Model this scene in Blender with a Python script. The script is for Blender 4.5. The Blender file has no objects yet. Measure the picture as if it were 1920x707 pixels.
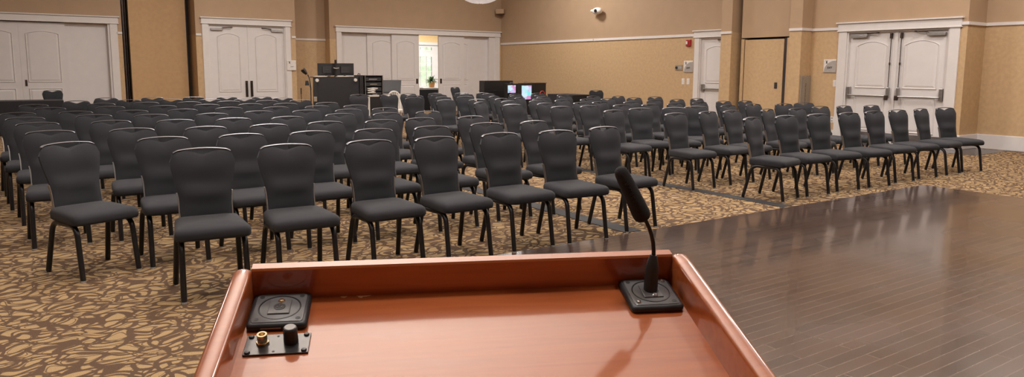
import bpy, bmesh, math, random
from mathutils import Vector, Matrix

random.seed(7)
PI = math.pi
C = bpy.context.scene.collection
SC = bpy.context.scene

# ------------------------------------------------------------------ camera
CAM_F, CAM_PITCH, CAM_ROLL, CAM_YAW, CAM_H, CAM_CY = 1376.333, 0.129494, 0.00517, 0.971331, 1.50387, 308.231
FW0 = Vector((math.cos(CAM_YAW), math.sin(CAM_YAW), 0))
RT0 = Vector((math.sin(CAM_YAW), -math.cos(CAM_YAW), 0))
UPZ = Vector((0, 0, 1))
_fw = math.cos(CAM_PITCH) * FW0 - math.sin(CAM_PITCH) * UPZ
_up = math.cos(CAM_PITCH) * UPZ + math.sin(CAM_PITCH) * FW0
RT = math.cos(CAM_ROLL) * RT0 + math.sin(CAM_ROLL) * _up
UP = math.cos(CAM_ROLL) * _up - math.sin(CAM_ROLL) * RT0
FW = _fw
EYE = Vector((0, 0, CAM_H))
cam_d = bpy.data.cameras.new('camera')
cam = bpy.data.objects.new('camera', cam_d)
C.objects.link(cam)
cam_d.sensor_width = 36.0
cam_d.lens = CAM_F / 1920 * 36
cam_d.shift_y = -(353.5 - CAM_CY) / 1920
cam_d.clip_start = 0.05
m = Matrix.Identity(4)
for i in range(3):
    m[i][0], m[i][1], m[i][2], m[i][3] = RT[i], UP[i], -FW[i], EYE[i]
cam.matrix_world = m
SC.camera = cam


def ray(u, v):
    return RT * ((u - 960) / CAM_F) - UP * ((v - CAM_CY) / CAM_F) + FW


def at_x(u, v, X):
    d = ray(u, v)
    return EYE + d * (X / d.x)


def at_y(u, v, Y):
    d = ray(u, v)
    return EYE + d * (Y / d.y)


def at_z(u, v, z):
    d = ray(u, v)
    return EYE + d * ((z - CAM_H) / d.z)


# ------------------------------------------------------------------ materials
def srgb(r, g, b):
    f = lambda c: (c / 255 / 12.92) if c / 255 <= 0.04045 else ((c / 255 + 0.055) / 1.055) ** 2.4
    return (f(r), f(g), f(b), 1)


def new_mat(name):
    mt = bpy.data.materials.new(name)
    mt.use_nodes = True
    nt = mt.node_tree
    b = nt.nodes['Principled BSDF']
    return mt, nt, b


def N(nt, kind, **kw):
    n = nt.nodes.new(kind)
    for k, v in kw.items():
        if k in n.inputs.keys() if hasattr(n.inputs, 'keys') else False:
            n.inputs[k].default_value = v
        else:
            setattr(n, k, v)
    return n


def ramp(nt, src, stops):
    r = nt.nodes.new('ShaderNodeValToRGB')
    el = r.color_ramp.elements
    while len(el) < len(stops):
        el.new(0.5)
    for e, (p, c) in zip(el, stops):
        e.position = p
        e.color = c
    nt.links.new(src, r.inputs[0])
    return r


def mat(name, col, rough=0.5, metal=0.0, noise=0.08, nscale=30, bump=0.0, bscale=120, coat=0.0, ior=1.5, sheen=0.0, stretch=None):
    """Plain material with a little colour mottling and bump from noise."""
    mt, nt, b = new_mat(name)
    tc = nt.nodes.new('ShaderNodeTexCoord')
    mp = nt.nodes.new('ShaderNodeMapping')
    nt.links.new(tc.outputs['Object'], mp.inputs[0])
    if stretch:
        mp.inputs['Scale'].default_value = stretch
    nz = nt.nodes.new('ShaderNodeTexNoise')
    nz.inputs['Scale'].default_value = nscale
    nz.inputs['Detail'].default_value = 3
    nt.links.new(mp.outputs[0], nz.inputs[0])
    lo = tuple(c * (1 - noise) for c in col[:3]) + (1,)
    hi = tuple(min(1, c * (1 + noise)) for c in col[:3]) + (1,)
    r = ramp(nt, nz.outputs['Fac'], [(0.3, lo), (0.7, hi)])
    nt.links.new(r.outputs[0], b.inputs['Base Color'])
    b.inputs['Roughness'].default_value = rough
    b.inputs['Metallic'].default_value = metal
    b.inputs['IOR'].default_value = ior
    b.inputs['Coat Weight'].default_value = coat
    b.inputs['Coat Roughness'].default_value = 0.08
    if sheen:
        b.inputs['Sheen Weight'].default_value = sheen
        b.inputs['Sheen Roughness'].default_value = 0.5
    if bump:
        n2 = nt.nodes.new('ShaderNodeTexNoise')
        n2.inputs['Scale'].default_value = bscale
        nt.links.new(mp.outputs[0], n2.inputs[0])
        bp = nt.nodes.new('ShaderNodeBump')
        bp.inputs['Strength'].default_value = bump
        bp.inputs['Distance'].default_value = 0.01
        nt.links.new(n2.outputs['Fac'], bp.inputs['Height'])
        nt.links.new(bp.outputs[0], b.inputs['Normal'])
    return mt


def emit(name, col, s):
    mt, nt, b = new_mat(name)
    b.inputs['Base Color'].default_value = col
    b.inputs['Emission Color'].default_value = col
    b.inputs['Emission Strength'].default_value = s
    return mt


M = {}
M['vinyl'] = mat('wall_vinyl', srgb(190, 160, 122), 0.6, noise=0.07, nscale=14, bump=0.25, bscale=160)
M['paint'] = mat('wall_paint', srgb(172, 145, 117), 0.7, noise=0.03, nscale=3, bump=0.05, bscale=200)
M['panelwall'] = mat('panel_vinyl', srgb(188, 152, 110), 0.6, noise=0.05, nscale=10, bump=0.2, bscale=160)
M['white'] = mat('white_trim', srgb(224, 219, 217), 0.4, noise=0.02, nscale=6)
M['doorwhite'] = mat('white_door', srgb(222, 217, 216), 0.45, noise=0.02, nscale=6)
M['ceiling'] = mat('ceiling_white', srgb(238, 226, 216), 0.8, noise=0.03, nscale=8)
M['dark'] = mat('dark_gap', srgb(38, 34, 36), 0.7, noise=0.1)
M['bronze'] = mat('dark_bronze', srgb(60, 48, 42), 0.4, 0.6)
M['kick'] = mat('kick_plate', srgb(92, 84, 82), 0.4, 0.3)
M['steel'] = mat('steel', srgb(170, 166, 164), 0.32, 0.9)
M['chrome'] = mat('chrome', srgb(214, 212, 210), 0.22, 1.0)
M['chairmetal'] = mat('charcoal_metal', srgb(40, 39, 41), 0.34, 0.5, noise=0.12, nscale=60)
M['rim'] = mat('chair_rim', srgb(122, 121, 125), 0.34, 0.9, noise=0.1)
M['fabric'] = mat('black_fabric', srgb(31, 32, 38), 0.9, noise=0.14, nscale=500, bump=0.15, bscale=900, sheen=0.03)
M['glide'] = mat('glide', srgb(190, 186, 180), 0.4, 0.2)
M['black'] = mat('black_plastic', srgb(24, 23, 25), 0.42, noise=0.1)
M['blackcloth'] = mat('black_cloth', srgb(22, 20, 24), 0.9, noise=0.2, nscale=40, bump=0.1, sheen=0.05)
M['blackstrip'] = mat('black_strip', srgb(30, 29, 32), 0.75, noise=0.1, nscale=40, bump=0.1)
M['satin'] = mat('satin_plastic', srgb(96, 94, 94), 0.3, noise=0.08, nscale=60)
M['rubber'] = mat('black_rubber', srgb(34, 33, 35), 0.5, noise=0.12, nscale=80)
M['greymetal'] = mat('grey_metal', srgb(150, 140, 128), 0.45, 0.2)
M['brass'] = mat('brass', srgb(236, 214, 176), 0.25, 1.0)
M['red'] = mat('red_plastic', srgb(150, 24, 30), 0.4)
M['redcord'] = mat('red_mark', srgb(214, 70, 62), 0.5)
M['signgrey'] = mat('sign_grey', srgb(160, 154, 150), 0.5)
M['signwhite'] = mat('sign_white', srgb(228, 222, 216), 0.45)
M['ink'] = mat('ink', srgb(30, 28, 28), 0.6)
M['inkwhite'] = mat('ink_white', srgb(170, 164, 160), 0.6)
M['inkfaint'] = mat('ink_faint', srgb(44, 38, 38), 0.7)
M['slate'] = mat('dark_slate', srgb(48, 42, 42), 0.25, noise=0.2, nscale=12)
M['terracotta'] = mat('terracotta', srgb(206, 150, 98), 0.7)
M['leaf'] = mat('leaf', srgb(62, 84, 52), 0.5, noise=0.3)
M['woodtable'] = mat('brown_wood', srgb(96, 74, 56), 0.4, noise=0.2, stretch=(1, 8, 8))
M['hedge'] = mat('hedge', srgb(226, 238, 214), 0.8, noise=0.25, nscale=4)
M['paper'] = mat('paper', srgb(226, 220, 212), 0.7)
M['lobbywall'] = mat('lobby_wall', srgb(236, 204, 150), 0.7)
M['alabaster'] = emit('alabaster', srgb(226, 214, 210), 0.62)


def wood():
    mt, nt, b = new_mat('cherry_wood')
    tc = nt.nodes.new('ShaderNodeTexCoord')
    mp = nt.nodes.new('ShaderNodeMapping')
    mp.inputs['Scale'].default_value = (2.2, 26, 26)
    nt.links.new(tc.outputs['Object'], mp.inputs[0])
    nz = nt.nodes.new('ShaderNodeTexNoise')
    nz.inputs['Scale'].default_value = 2.4
    nz.inputs['Detail'].default_value = 6
    nz.inputs['Distortion'].default_value = 0.6
    nt.links.new(mp.outputs[0], nz.inputs[0])
    r = ramp(nt, nz.outputs['Fac'], [(0.2, srgb(142, 68, 31)), (0.5, srgb(158, 81, 38)), (0.85, srgb(172, 93, 47))])
    nt.links.new(r.outputs[0], b.inputs['Base Color'])
    b.inputs['Roughness'].default_value = 0.32
    b.inputs['Coat Weight'].default_value = 1.0
    b.inputs['Coat Roughness'].default_value = 0.09
    b.inputs['Coat IOR'].default_value = 1.75
    return mt


M['wood'] = wood()


def carpet():
    mt, nt, b = new_mat('leaf_carpet')
    L = nt.links.new
    tc = nt.nodes.new('ShaderNodeTexCoord')
    nz = nt.nodes.new('ShaderNodeTexNoise')
    nz.inputs['Scale'].default_value = 3.8
    nz.inputs['Detail'].default_value = 1.0
    L(tc.outputs['Object'], nz.inputs[0])
    sub = nt.nodes.new('ShaderNodeVectorMath'); sub.operation = 'SUBTRACT'
    sub.inputs[1].default_value = (0.5, 0.5, 0.5)
    L(nz.outputs['Color'], sub.inputs[0])
    sc = nt.nodes.new('ShaderNodeVectorMath'); sc.operation = 'SCALE'
    sc.inputs['Scale'].default_value = 0.30
    L(sub.outputs[0], sc.inputs[0])
    add = nt.nodes.new('ShaderNodeVectorMath'); add.operation = 'ADD'
    L(tc.outputs['Object'], add.inputs[0]); L(sc.outputs[0], add.inputs[1])
    # leaf cells, long along one diagonal
    mp = nt.nodes.new('ShaderNodeMapping')
    mp.inputs['Rotation'].default_value = (0, 0, math.radians(-32))
    mp.inputs['Scale'].default_value = (7.4, 12.6, 1)
    L(add.outputs[0], mp.inputs[0])
    v1 = nt.nodes.new('ShaderNodeTexVoronoi'); v1.feature = 'DISTANCE_TO_EDGE'; v1.voronoi_dimensions = '2D'
    v1.inputs['Scale'].default_value = 1
    L(mp.outputs[0], v1.inputs['Vector'])
    nw = nt.nodes.new('ShaderNodeTexNoise'); nw.inputs['Scale'].default_value = 6.0; nw.inputs['Detail'].default_value = 1.5
    L(tc.outputs['Object'], nw.inputs[0])

    def swell(out, amt):
        a = nt.nodes.new('ShaderNodeMath'); a.operation = 'MULTIPLY_ADD'
        a.inputs[1].default_value = amt; a.inputs[2].default_value = -amt * 0.5
        L(nw.outputs['Fac'], a.inputs[0])
        c = nt.nodes.new('ShaderNodeMath'); c.operation = 'ADD'
        L(a.outputs[0], c.inputs[0]); L(out, c.inputs[1])
        return c.outputs[0]
    e1 = ramp(nt, swell(v1.outputs['Distance'], 0.34), [(0.10, (0, 0, 0, 1)), (0.145, (1, 1, 1, 1))])
    # an inner line that follows each leaf
    va = nt.nodes.new('ShaderNodeTexVoronoi'); va.feature = 'F1'; va.voronoi_dimensions = '2D'
    va.inputs['Scale'].default_value = 1
    L(mp.outputs[0], va.inputs['Vector'])
    e2 = ramp(nt, va.outputs['Distance'], [(0.40, (1, 1, 1, 1)), (0.425, (0.1, 0.1, 0.1, 1)), (0.47, (0.1, 0.1, 0.1, 1)), (0.50, (1, 1, 1, 1))])
    # broad dark bands
    mp2 = nt.nodes.new('ShaderNodeMapping')
    mp2.inputs['Rotation'].default_value = (0, 0, math.radians(25))
    mp2.inputs['Scale'].default_value = (4.9, 7.2, 1)
    mp2.inputs['Location'].default_value = (3.7, 1.9, 0)
    L(add.outputs[0], mp2.inputs[0])
    v3 = nt.nodes.new('ShaderNodeTexVoronoi'); v3.feature = 'DISTANCE_TO_EDGE'; v3.voronoi_dimensions = '2D'
    v3.inputs['Scale'].default_value = 1
    L(mp2.outputs[0], v3.inputs['Vector'])
    e3 = ramp(nt, swell(v3.outputs['Distance'], -0.36), [(0.05, (0, 0, 0, 1)), (0.085, (1, 1, 1, 1))])
    mu = nt.nodes.new('ShaderNodeMath'); mu.operation = 'MULTIPLY'
    L(e1.outputs[0], mu.inputs[0]); L(e2.outputs[0], mu.inputs[1])
    mu2 = nt.nodes.new('ShaderNodeMath'); mu2.operation = 'MULTIPLY'
    L(mu.outputs[0], mu2.inputs[0]); L(e3.outputs[0], mu2.inputs[1])
    big = nt.nodes.new('ShaderNodeTexNoise'); big.inputs['Scale'].default_value = 220; big.inputs['Detail'].default_value = 2
    L(tc.outputs['Object'], big.inputs[0])
    tan = ramp(nt, big.outputs['Fac'], [(0.3, srgb(144, 120, 86)), (0.7, srgb(184, 157, 118))])
    drk = ramp(nt, big.outputs['Fac'], [(0.3, srgb(70, 54, 43)), (0.7, srgb(98, 78, 62))])
    mx = nt.nodes.new('ShaderNodeMix'); mx.data_type = 'RGBA'
    L(mu2.outputs[0], mx.inputs[0]); L(drk.outputs[0], mx.inputs[6]); L(tan.outputs[0], mx.inputs[7])
    L(mx.outputs[2], b.inputs['Base Color'])
    b.inputs['Roughness'].default_value = 0.95
    b.inputs['Specular IOR Level'].default_value = 0.1
    bp = nt.nodes.new('ShaderNodeBump'); bp.inputs['Strength'].default_value = 0.5; bp.inputs['Distance'].default_value = 0.004
    L(big.outputs['Fac'], bp.inputs['Height']); L(bp.outputs[0], b.inputs['Normal'])
    return mt


M['carpet'] = carpet()


def dance():
    mt, nt, b = new_mat('dark_parquet')
    L = nt.links.new
    tc = nt.nodes.new('ShaderNodeTexCoord')
    mp = nt.nodes.new('ShaderNodeMapping')
    L(tc.outputs['Object'], mp.inputs[0])
    br = nt.nodes.new('ShaderNodeTexBrick')
    br.inputs['Scale'].default_value = 1
    br.inputs['Brick Width'].default_value = 0.92
    br.inputs['Row Height'].default_value = 0.078
    br.inputs['Mortar Size'].default_value = 0.0032
    br.inputs['Mortar Smooth'].default_value = 0.2
    br.inputs['Color1'].default_value = srgb(56, 43, 39)
    br.inputs['Color2'].default_value = srgb(78, 60, 53)
    br.inputs['Mortar'].default_value = srgb(58, 42, 36)
    br.offset = 0.37
    L(mp.outputs[0], br.inputs[0])
    nz = nt.nodes.new('ShaderNodeTexNoise'); nz.inputs['Scale'].default_value = 3.4; nz.inputs['Detail'].default_value = 4
    L(tc.outputs['Object'], nz.inputs[0])
    wear = ramp(nt, nz.outputs['Fac'], [(0.28, (0.45, 0.45, 0.45, 1)), (0.78, (1, 1, 1, 1))])
    mu = nt.nodes.new('ShaderNodeMath'); mu.operation = 'MULTIPLY'
    L(br.outputs['Fac'], mu.inputs[0]); L(wear.outputs[0], mu.inputs[1])
    mx = nt.nodes.new('ShaderNodeMix'); mx.data_type = 'RGBA'
    L(mu.outputs[0], mx.inputs[0]); L(br.outputs['Color'], mx.inputs[6]); mx.inputs[7].default_value = srgb(120, 102, 90)
    L(mx.outputs[2], b.inputs['Base Color'])
    n2 = nt.nodes.new('ShaderNodeTexNoise'); n2.inputs['Scale'].default_value = 1.2; n2.inputs['Detail'].default_value = 2
    L(tc.outputs['Object'], n2.inputs[0])
    rr = ramp(nt, n2.outputs['Fac'], [(0.35, (0.22, 0.22, 0.22, 1)), (0.7, (0.3, 0.3, 0.3, 1))])
    L(rr.outputs[0], b.inputs['Roughness'])
    b.inputs['Coat Weight'].default_value = 0.5
    b.inputs['Coat Roughness'].default_value = 0.09
    n3 = nt.nodes.new('ShaderNodeTexNoise'); n3.inputs['Scale'].default_value = 16
    L(tc.outputs['Object'], n3.inputs[0])
    bp = nt.nodes.new('ShaderNodeBump'); bp.inputs['Strength'].default_value = 0.0; bp.inputs['Distance'].default_value = 0.01
    L(n3.outputs['Fac'], bp.inputs['Height'])
    bp2 = nt.nodes.new('ShaderNodeBump'); bp2.inputs['Strength'].default_value = 0.15; bp2.inputs['Distance'].default_value = 0.003; bp2.invert = True
    L(br.outputs['Fac'], bp2.inputs['Height'])
    L(bp2.outputs[0], b.inputs['Normal'])
    return mt


M['dance'] = dance()


def screen(name, seed):
    mt, nt, b = new_mat(name)
    L = nt.links.new
    tc = nt.nodes.new('ShaderNodeTexCoord')
    mp = nt.nodes.new('ShaderNodeMapping'); mp.inputs['Scale'].default_value = (9, 9, 9); mp.inputs['Location'].default_value = (seed, 0, seed)
    L(tc.outputs['Object'], mp.inputs[0])
    v = nt.nodes.new('ShaderNodeTexVoronoi'); v.distance = 'CHEBYCHEV'; v.inputs['Scale'].default_value = 1
    L(mp.outputs[0], v.inputs['Vector'])
    sep = nt.nodes.new('ShaderNodeSeparateColor'); L(v.outputs['Color'], sep.inputs[0])
    r = ramp(nt, sep.outputs[0], [(0.0, (0.25, 0.85, 0.9, 1)), (0.3, (0.7, 0.95, 1, 1)), (0.7, (0.6, 0.7, 0.98, 1)), (0.95, (0.75, 0.3, 0.6, 1))])
    L(r.outputs[0], b.inputs['Emission Color'])
    b.inputs['Base Color'].default_value = (0.02, 0.02, 0.03, 1)
    b.inputs['Emission Strength'].default_value = 0.95
    return mt


M['screen'] = screen('screen', 0.3)
M['screen2'] = screen('screen_tall', 2.7)


# ------------------------------------------------------------------ mesh helper
class MB:
    def __init__(s):
        s.v = []; s.f = []; s.sm = []; s.mi = []; s.cur = 0

    def add(s, verts, faces, smooth=False):
        o = len(s.v)
        s.v += [tuple(p) for p in verts]
        for f in faces:
            s.f.append([i + o for i in f]); s.sm.append(smooth); s.mi.append(s.cur)
        return s

    def box(s, x0, x1, y0, y1, z0, z1):
        v = [(x0, y0, z0), (x1, y0, z0), (x1, y1, z0), (x0, y1, z0), (x0, y0, z1), (x1, y0, z1), (x1, y1, z1), (x0, y1, z1)]
        return s.add(v, [(0, 3, 2, 1), (4, 5, 6, 7), (0, 1, 5, 4), (1, 2, 6, 5), (2, 3, 7, 6), (3, 0, 4, 7)])

    def loft(s, rings, cap0=True, cap1=True, smooth=True, close=True):
        n = len(rings[0]); v = []; f = []
        for r in rings:
            v += [tuple(p) for p in r]
        for k in range(len(rings) - 1):
            for i in range(n if close else n - 1):
                j = (i + 1) % n
                f.append((k * n + i, k * n + j, (k + 1) * n + j, (k + 1) * n + i))
        if cap0: f.append(tuple(reversed(range(n))))
        if cap1: f.append(tuple(range((len(rings) - 1) * n, len(rings) * n)))
        return s.add(v, f, smooth)

    def tube(s, path, r, n=10, caps=True):
        path = [Vector(p) for p in path]
        rs = r if isinstance(r, (list, tuple)) else [r] * len(path)
        rings = []; prev = None
        for i, p in enumerate(path):
            a = path[max(0, i - 1)]; b = path[min(len(path) - 1, i + 1)]
            t = (b - a).normalized()
            if prev is None:
                ref = Vector((0, 0, 1)) if abs(t.z) < 0.9 else Vector((1, 0, 0))
                nx = t.cross(ref).normalized()
            else:
                nx = (prev - t * prev.dot(t)).normalized()
            prev = nx
            ny = t.cross(nx)
            rings.append([p + nx * (math.cos(2 * PI * k / n) * rs[i]) + ny * (math.sin(2 * PI * k / n) * rs[i]) for k in range(n)])
        return s.loft(rings, caps, caps)

    def cyl(s, a, b, r, n=16, r2=None):
        return s.tube([a, b], [r, r if r2 is None else r2], n)

    def lathe(s, prof, n=24, cx=0, cy=0):
        rings = [[(cx + r * math.cos(2 * PI * k / n), cy + r * math.sin(2 * PI * k / n), z) for k in range(n)] for r, z in prof]
        return s.loft(rings)

    def prism(s, poly, y0, y1):
        """polygon in (x, z) pulled along y"""
        n = len(poly)
        v = [(x, y0, z) for x, z in poly] + [(x, y1, z) for x, z in poly]
        f = [tuple(range(n)), tuple(reversed(range(n, 2 * n)))]
        for i in range(n):
            j = (i + 1) % n
            f.append((i, i + n, j + n, j))
        return s.add(v, f)

    def build(s, name, material, parent=None, bevel=0.0, angle=0.6):
        me = bpy.data.meshes.new(name)
        me.from_pydata(s.v, [], s.f)
        me.validate()
        bm = bmesh.new(); bm.from_mesh(me)
        bmesh.ops.recalc_face_normals(bm, faces=bm.faces)
        bm.to_mesh(me); bm.free()
        if len(me.polygons) == len(s.sm):
            me.polygons.foreach_set('use_smooth', s.sm)
            me.polygons.foreach_set('material_index', s.mi)
        if any(s.sm):
            me.set_sharp_from_angle(angle=angle)
        for x in (material if isinstance(material, (list, tuple)) else [material]):
            me.materials.append(M[x] if isinstance(x, str) else x)
        o = bpy.data.objects.new(name, me)
        C.objects.link(o)
        if parent is not None: o.parent = parent
        if bevel:
            md = o.modifiers.new('edge', 'BEVEL'); md.width = bevel; md.segments = 2; md.limit_method = 'ANGLE'
        return o


def tag(o, label, cat, group=None, kind=None):
    o['label'] = label
    o['category'] = cat
    if group: o['group'] = group
    if kind: o['kind'] = kind
    return o


def thing(name, label, cat, loc=(0, 0, 0), rz=0.0, group=None):
    o = bpy.data.objects.new(name, None)
    o.empty_display_size = 0.1
    C.objects.link(o)
    o.location = loc; o.rotation_euler = (0, 0, rz)
    return tag(o, label, cat, group)


def struct(o, label):
    o['kind'] = 'structure'; o['label'] = label
    return o


def sroot(name, label, loc, rz):
    o = bpy.data.objects.new(name, None); o.empty_display_size = 0.1
    C.objects.link(o); o.location = loc; o.rotation_euler = (0, 0, rz)
    return struct(o, label)


def copy_tree(o, parent=None):
    c = o.copy(); C.objects.link(c)
    if parent is not None:
        c.parent = parent; c.matrix_parent_inverse = o.matrix_parent_inverse
    for ch in [x for x in list(bpy.data.objects) if x.parent == o]:
        copy_tree(ch, c)
    return c


def text(body, size, material, parent, loc, rot=(PI / 2, 0, 0), name='lettering', extrude=0.0006, align='CENTER', space=1.0, bold=0.0):
    cu = bpy.data.curves.new(name, 'FONT')
    cu.body = body; cu.size = size; cu.extrude = extrude; cu.align_x = align; cu.align_y = 'CENTER'
    cu.space_character = space; cu.offset = bold
    cu.materials.append(M[material])
    tmp = bpy.data.objects.new('tmp', cu); C.objects.link(tmp)
    me = bpy.data.meshes.new_from_object(tmp.evaluated_get(bpy.context.evaluated_depsgraph_get()))
    bpy.data.objects.remove(tmp)
    o = bpy.data.objects.new(name, me); C.objects.link(o)
    o.parent = parent; o.location = loc; o.rotation_euler = rot
    return o


def rounded(path, r, n=6):
    """polyline with filleted corners"""
    P = [Vector(p) for p in path]; out = [P[0]]
    for i in range(1, len(P) - 1):
        a, b, c = P[i - 1], P[i], P[i + 1]
        d1 = (a - b); d2 = (c - b)
        k = min(r, d1.length * 0.49, d2.length * 0.49)
        p, q = b + d1.normalized() * k, b + d2.normalized() * k
        for j in range(n + 1):
            t = j / n
            out.append(p * (1 - t) ** 2 + b * 2 * t * (1 - t) + q * t * t)
    out.append(P[-1])
    return out


def rrect(x0, x1, y0, y1, r, n=5, xr0=None, xr1=None):
    """rounded rectangle outline; xr0/xr1 = x limits at the y1 side (for a trapezoid)"""
    xr0 = x0 if xr0 is None else xr0; xr1 = x1 if xr1 is None else xr1
    pts = [(x0, y0), (x1, y0), (xr1, y1), (xr0, y1)]
    out = []
    for i in range(4):
        a = Vector(pts[i - 1]); b = Vector(pts[i]); c = Vector(pts[(i + 1) % 4])
        p = b + (a - b).normalized() * r; q = b + (c - b).normalized() * r
        for j in range(n + 1):
            t = j / n
            w = p * (1 - t) ** 2 + b * 2 * t * (1 - t) + q * t * t
            out.append((w.x, w.y))
    return out


# ------------------------------------------------------------------ room shell
ZR = 2.41          # height where vinyl meets paint
ZC = 5.6           # ceiling
YL, YD, YBAY, YW, XR = 22.5, 21.9, 23.1, 22.7, 15.0

fl = MB(); fl.box(-8, 16.6, -7, 23.6, -0.08, 0.0)
struct(fl.build('floor', 'carpet'), 'tan and brown leaf patterned carpet')
df = MB(); df.box(2.55, 9.93, -6.5, 4.87, -0.05, 0.004)
struct(df.build('floor_parquet', 'dance'), 'dark brown glossy plank dance floor')
ap = MB(); ap.box(14.25, 15.6, 6.12, 9.6, -0.05, 0.003)
struct(ap.build('floor_threshold', 'slate'), 'dark slate floor in front of the double doors')
ce = MB(); ce.box(-8, 17.2, -7, 24, ZC, ZC + 0.1)
struct(ce.build('ceiling', 'ceiling'), 'white ceiling')


def wall(name, x0, x1, y0, y1, label, low='vinyl', zr=ZR, z0=0.0, z1=ZC):
    w = MB()
    if z0 < zr: w.box(x0, x1, y0, y1, z0, zr)
    w.cur = 1
    w.box(x0, x1, y0, y1, max(z0, zr), z1)
    return struct(w.build(name, [low, 'paint']), label)


# back wall, from left to right
wall('wall_back', -8, -2.35, YL, YL + 0.25, 'tan back wall beside the white sliding panels')
wall('wall_back', -2.35, 2.37, YL, YL + 0.25, 'tan wall above the white sliding panels', z0=2.64)
wall('wall_back', 2.37, 2.63, YL, YL + 0.6, 'narrow tan wall strip beside the sliding panels')
g1 = MB(); g1.box(2.60, 4.5, YL + 0.5, YL + 0.6, 0, ZC)
struct(g1.build('wall_recess', 'dark'), 'dark recess behind the folding wall panel')
po = MB(); po.box(2.66, 2.70, YL + 0.05, YL + 0.35, 0, ZC); po.box(2.74, 2.77, YL + 0.2, YL + 0.5, 0, ZC)
struct(po.build('trim_1', 'bronze'), 'dark track post of the folding wall')
pw = MB(); pw.box(2.80, 4.235, YL - 0.02, YL + 0.3, 0, ZC)
struct(pw.build('wall_panel', 'panelwall'), 'tall tan folding wall panel between two dark gaps')
DX0, DX1 = 4.37, 7.15          # block with the double doors
wall('wall_back', DX0, 4.60, YD, YD + 1.2, 'tan wall beside the white double doors')
wall('wall_back', 6.93, DX1, YD, YD + 1.2, 'tan wall with the white sign')
wall('wall_back', 4.60, 6.93, YD, YD + 1.2, 'tan wall above the white double doors', z0=2.70)
wall('wall_back', DX1, 8.52, YBAY, YBAY + 0.2, 'tan wall bay behind the control desk', zr=2.42)
wall('wall_back', 8.50, 8.74, YW, YW + 0.6, 'tan wall edge beside the white folding panels')
wall('wall_back', 8.74, 14.86, YW, YW + 0.25, 'tan wall above the white folding panels', z0=2.64)
wall('wall_back', 14.86, 15.2, YW, YW + 0.25, 'tan corner wall')

# right wall
wall('wall_right', XR, XR + 0.25, 13.42, YW + 0.25, 'tan wall with the fire alarm')
wall('wall_right', XR, XR + 0.25, 12.22, 13.42, 'tan wall above the single white door', z0=2.33)
wall('wall_right', XR, XR + 0.25, 12.0, 12.22, 'tan wall end beside the single door')
XC = 14.55
wall('wall_right', XC, XR + 0.2, 11.90, 12.22, 'tan pilaster beside the single white door')
gp = MB(); gp.box(14.98, 15.2, 10.2, 11.95, 0, ZC)
struct(gp.build('wall_recess', 'dark'), 'dark recess behind the wall hatch')
XP = 14.75
w = MB(); w.box(XP, XP + 0.12, 10.34, 11.755, 2.27, ZC)
struct(w.build('wall_right', 'paint'), 'tan painted wall panel above the hatch')
w = MB(); w.box(XP, XP + 0.12, 11.67, 11.755, 0, 2.24); w.box(XP, XP + 0.12, 10.34, 10.48, 0, 2.24)
struct(w.build('wall_right', 'vinyl'), 'tan strips either side of the wall hatch')
wall('wall_right', 14.62, XR + 0.2, 10.03, 10.34, 'tan pilaster with the cabinet')
wall('wall_right', XR, XR + 0.25, 9.24, 10.06, 'tan wall with the exit sign')
wall('wall_right', XR, XR + 0.25, 6.98, 9.24, 'tan wall above the right double doors', z0=2.33)
wall('wall_right', XR, XR + 0.8, 6.76, 6.98, 'tan wall end right of the double doors')
XA = 15.72
wall('wall_right', XA, XA + 0.25, -7, 6.98, 'tan wall at the far right end')
# unseen sides close the room
wall('wall_left', -8.2, -8, -7, 23, 'tan wall on the left')
wall('wall_front', -8, 16, -7.2, -7, 'tan wall behind the lectern')


def strip_x(name, x0, x1, y, z0, z1, d, label, material='white'):
    b = MB(); b.box(x0, x1, y - d, y + 0.01, z0, z1)
    return struct(b.build(name, material, bevel=0.004), label)


def strip_y(name, y0, y1, x, z0, z1, d, label, material='white'):
    b = MB(); b.box(x - d, x + 0.01, y0, y1, z0, z1)
    return struct(b.build(name, material, bevel=0.004), label)


# chair rail
for a in ((2.50, 2.63, YL, 2.405), (DX0, 4.51, YD, 2.40), (7.03, DX1, YD, 2.40), (DX1, 8.62, YBAY, 2.39)):
    strip_x('trim_2', a[0], a[1], a[2], a[3] - 0.03, a[3] + 0.03, 0.03, 'white chair rail on the back wall')
strip_y('trim_3', 17.52, YW, XR, 2.365, 2.435, 0.03, 'white chair rail on the wall by the alarm')
strip_y('trim_3', 13.46, 17.50, XR, 2.365, 2.435, 0.03, 'white chair rail on the wall by the alarm')
b = MB(); b.box(XC - 0.03, XC + 0.01, 11.885, 12.22, 2.37, 2.43)
struct(b.build('trim_3', 'white', bevel=0.004), 'white chair rail on the pilaster')
b = MB(); b.prism([(14.59, 10.0), (XR - 0.03, 10.0), (XR - 0.03, 10.035), (14.625, 10.035), (14.625, 10.34), (14.59, 10.34)], 2.375, 2.435); b.v = [(x, z, y) for x, y, z in b.v]
struct(b.build('trim_3', 'white', bevel=0.004), 'white chair rail on the cabinet pilaster')
strip_y('trim_3', 9.36, 10.03, XR, 2.37, 2.43, 0.03, 'white chair rail beside the exit sign')
b = MB(); b.prism([(XR - 0.03, 6.92), (XR - 0.03, 6.73), (XA - 0.03, 6.73), (XA - 0.03, -6), (XA + 0.01, -6), (XA + 0.01, 6.77), (XR + 0.01, 6.77), (XR + 0.01, 6.92)], 2.37, 2.43); b.v = [(x, z, y) for x, y, z in b.v]
struct(b.build('trim_3', 'white', bevel=0.004), 'white chair rail round the right corner')
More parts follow.
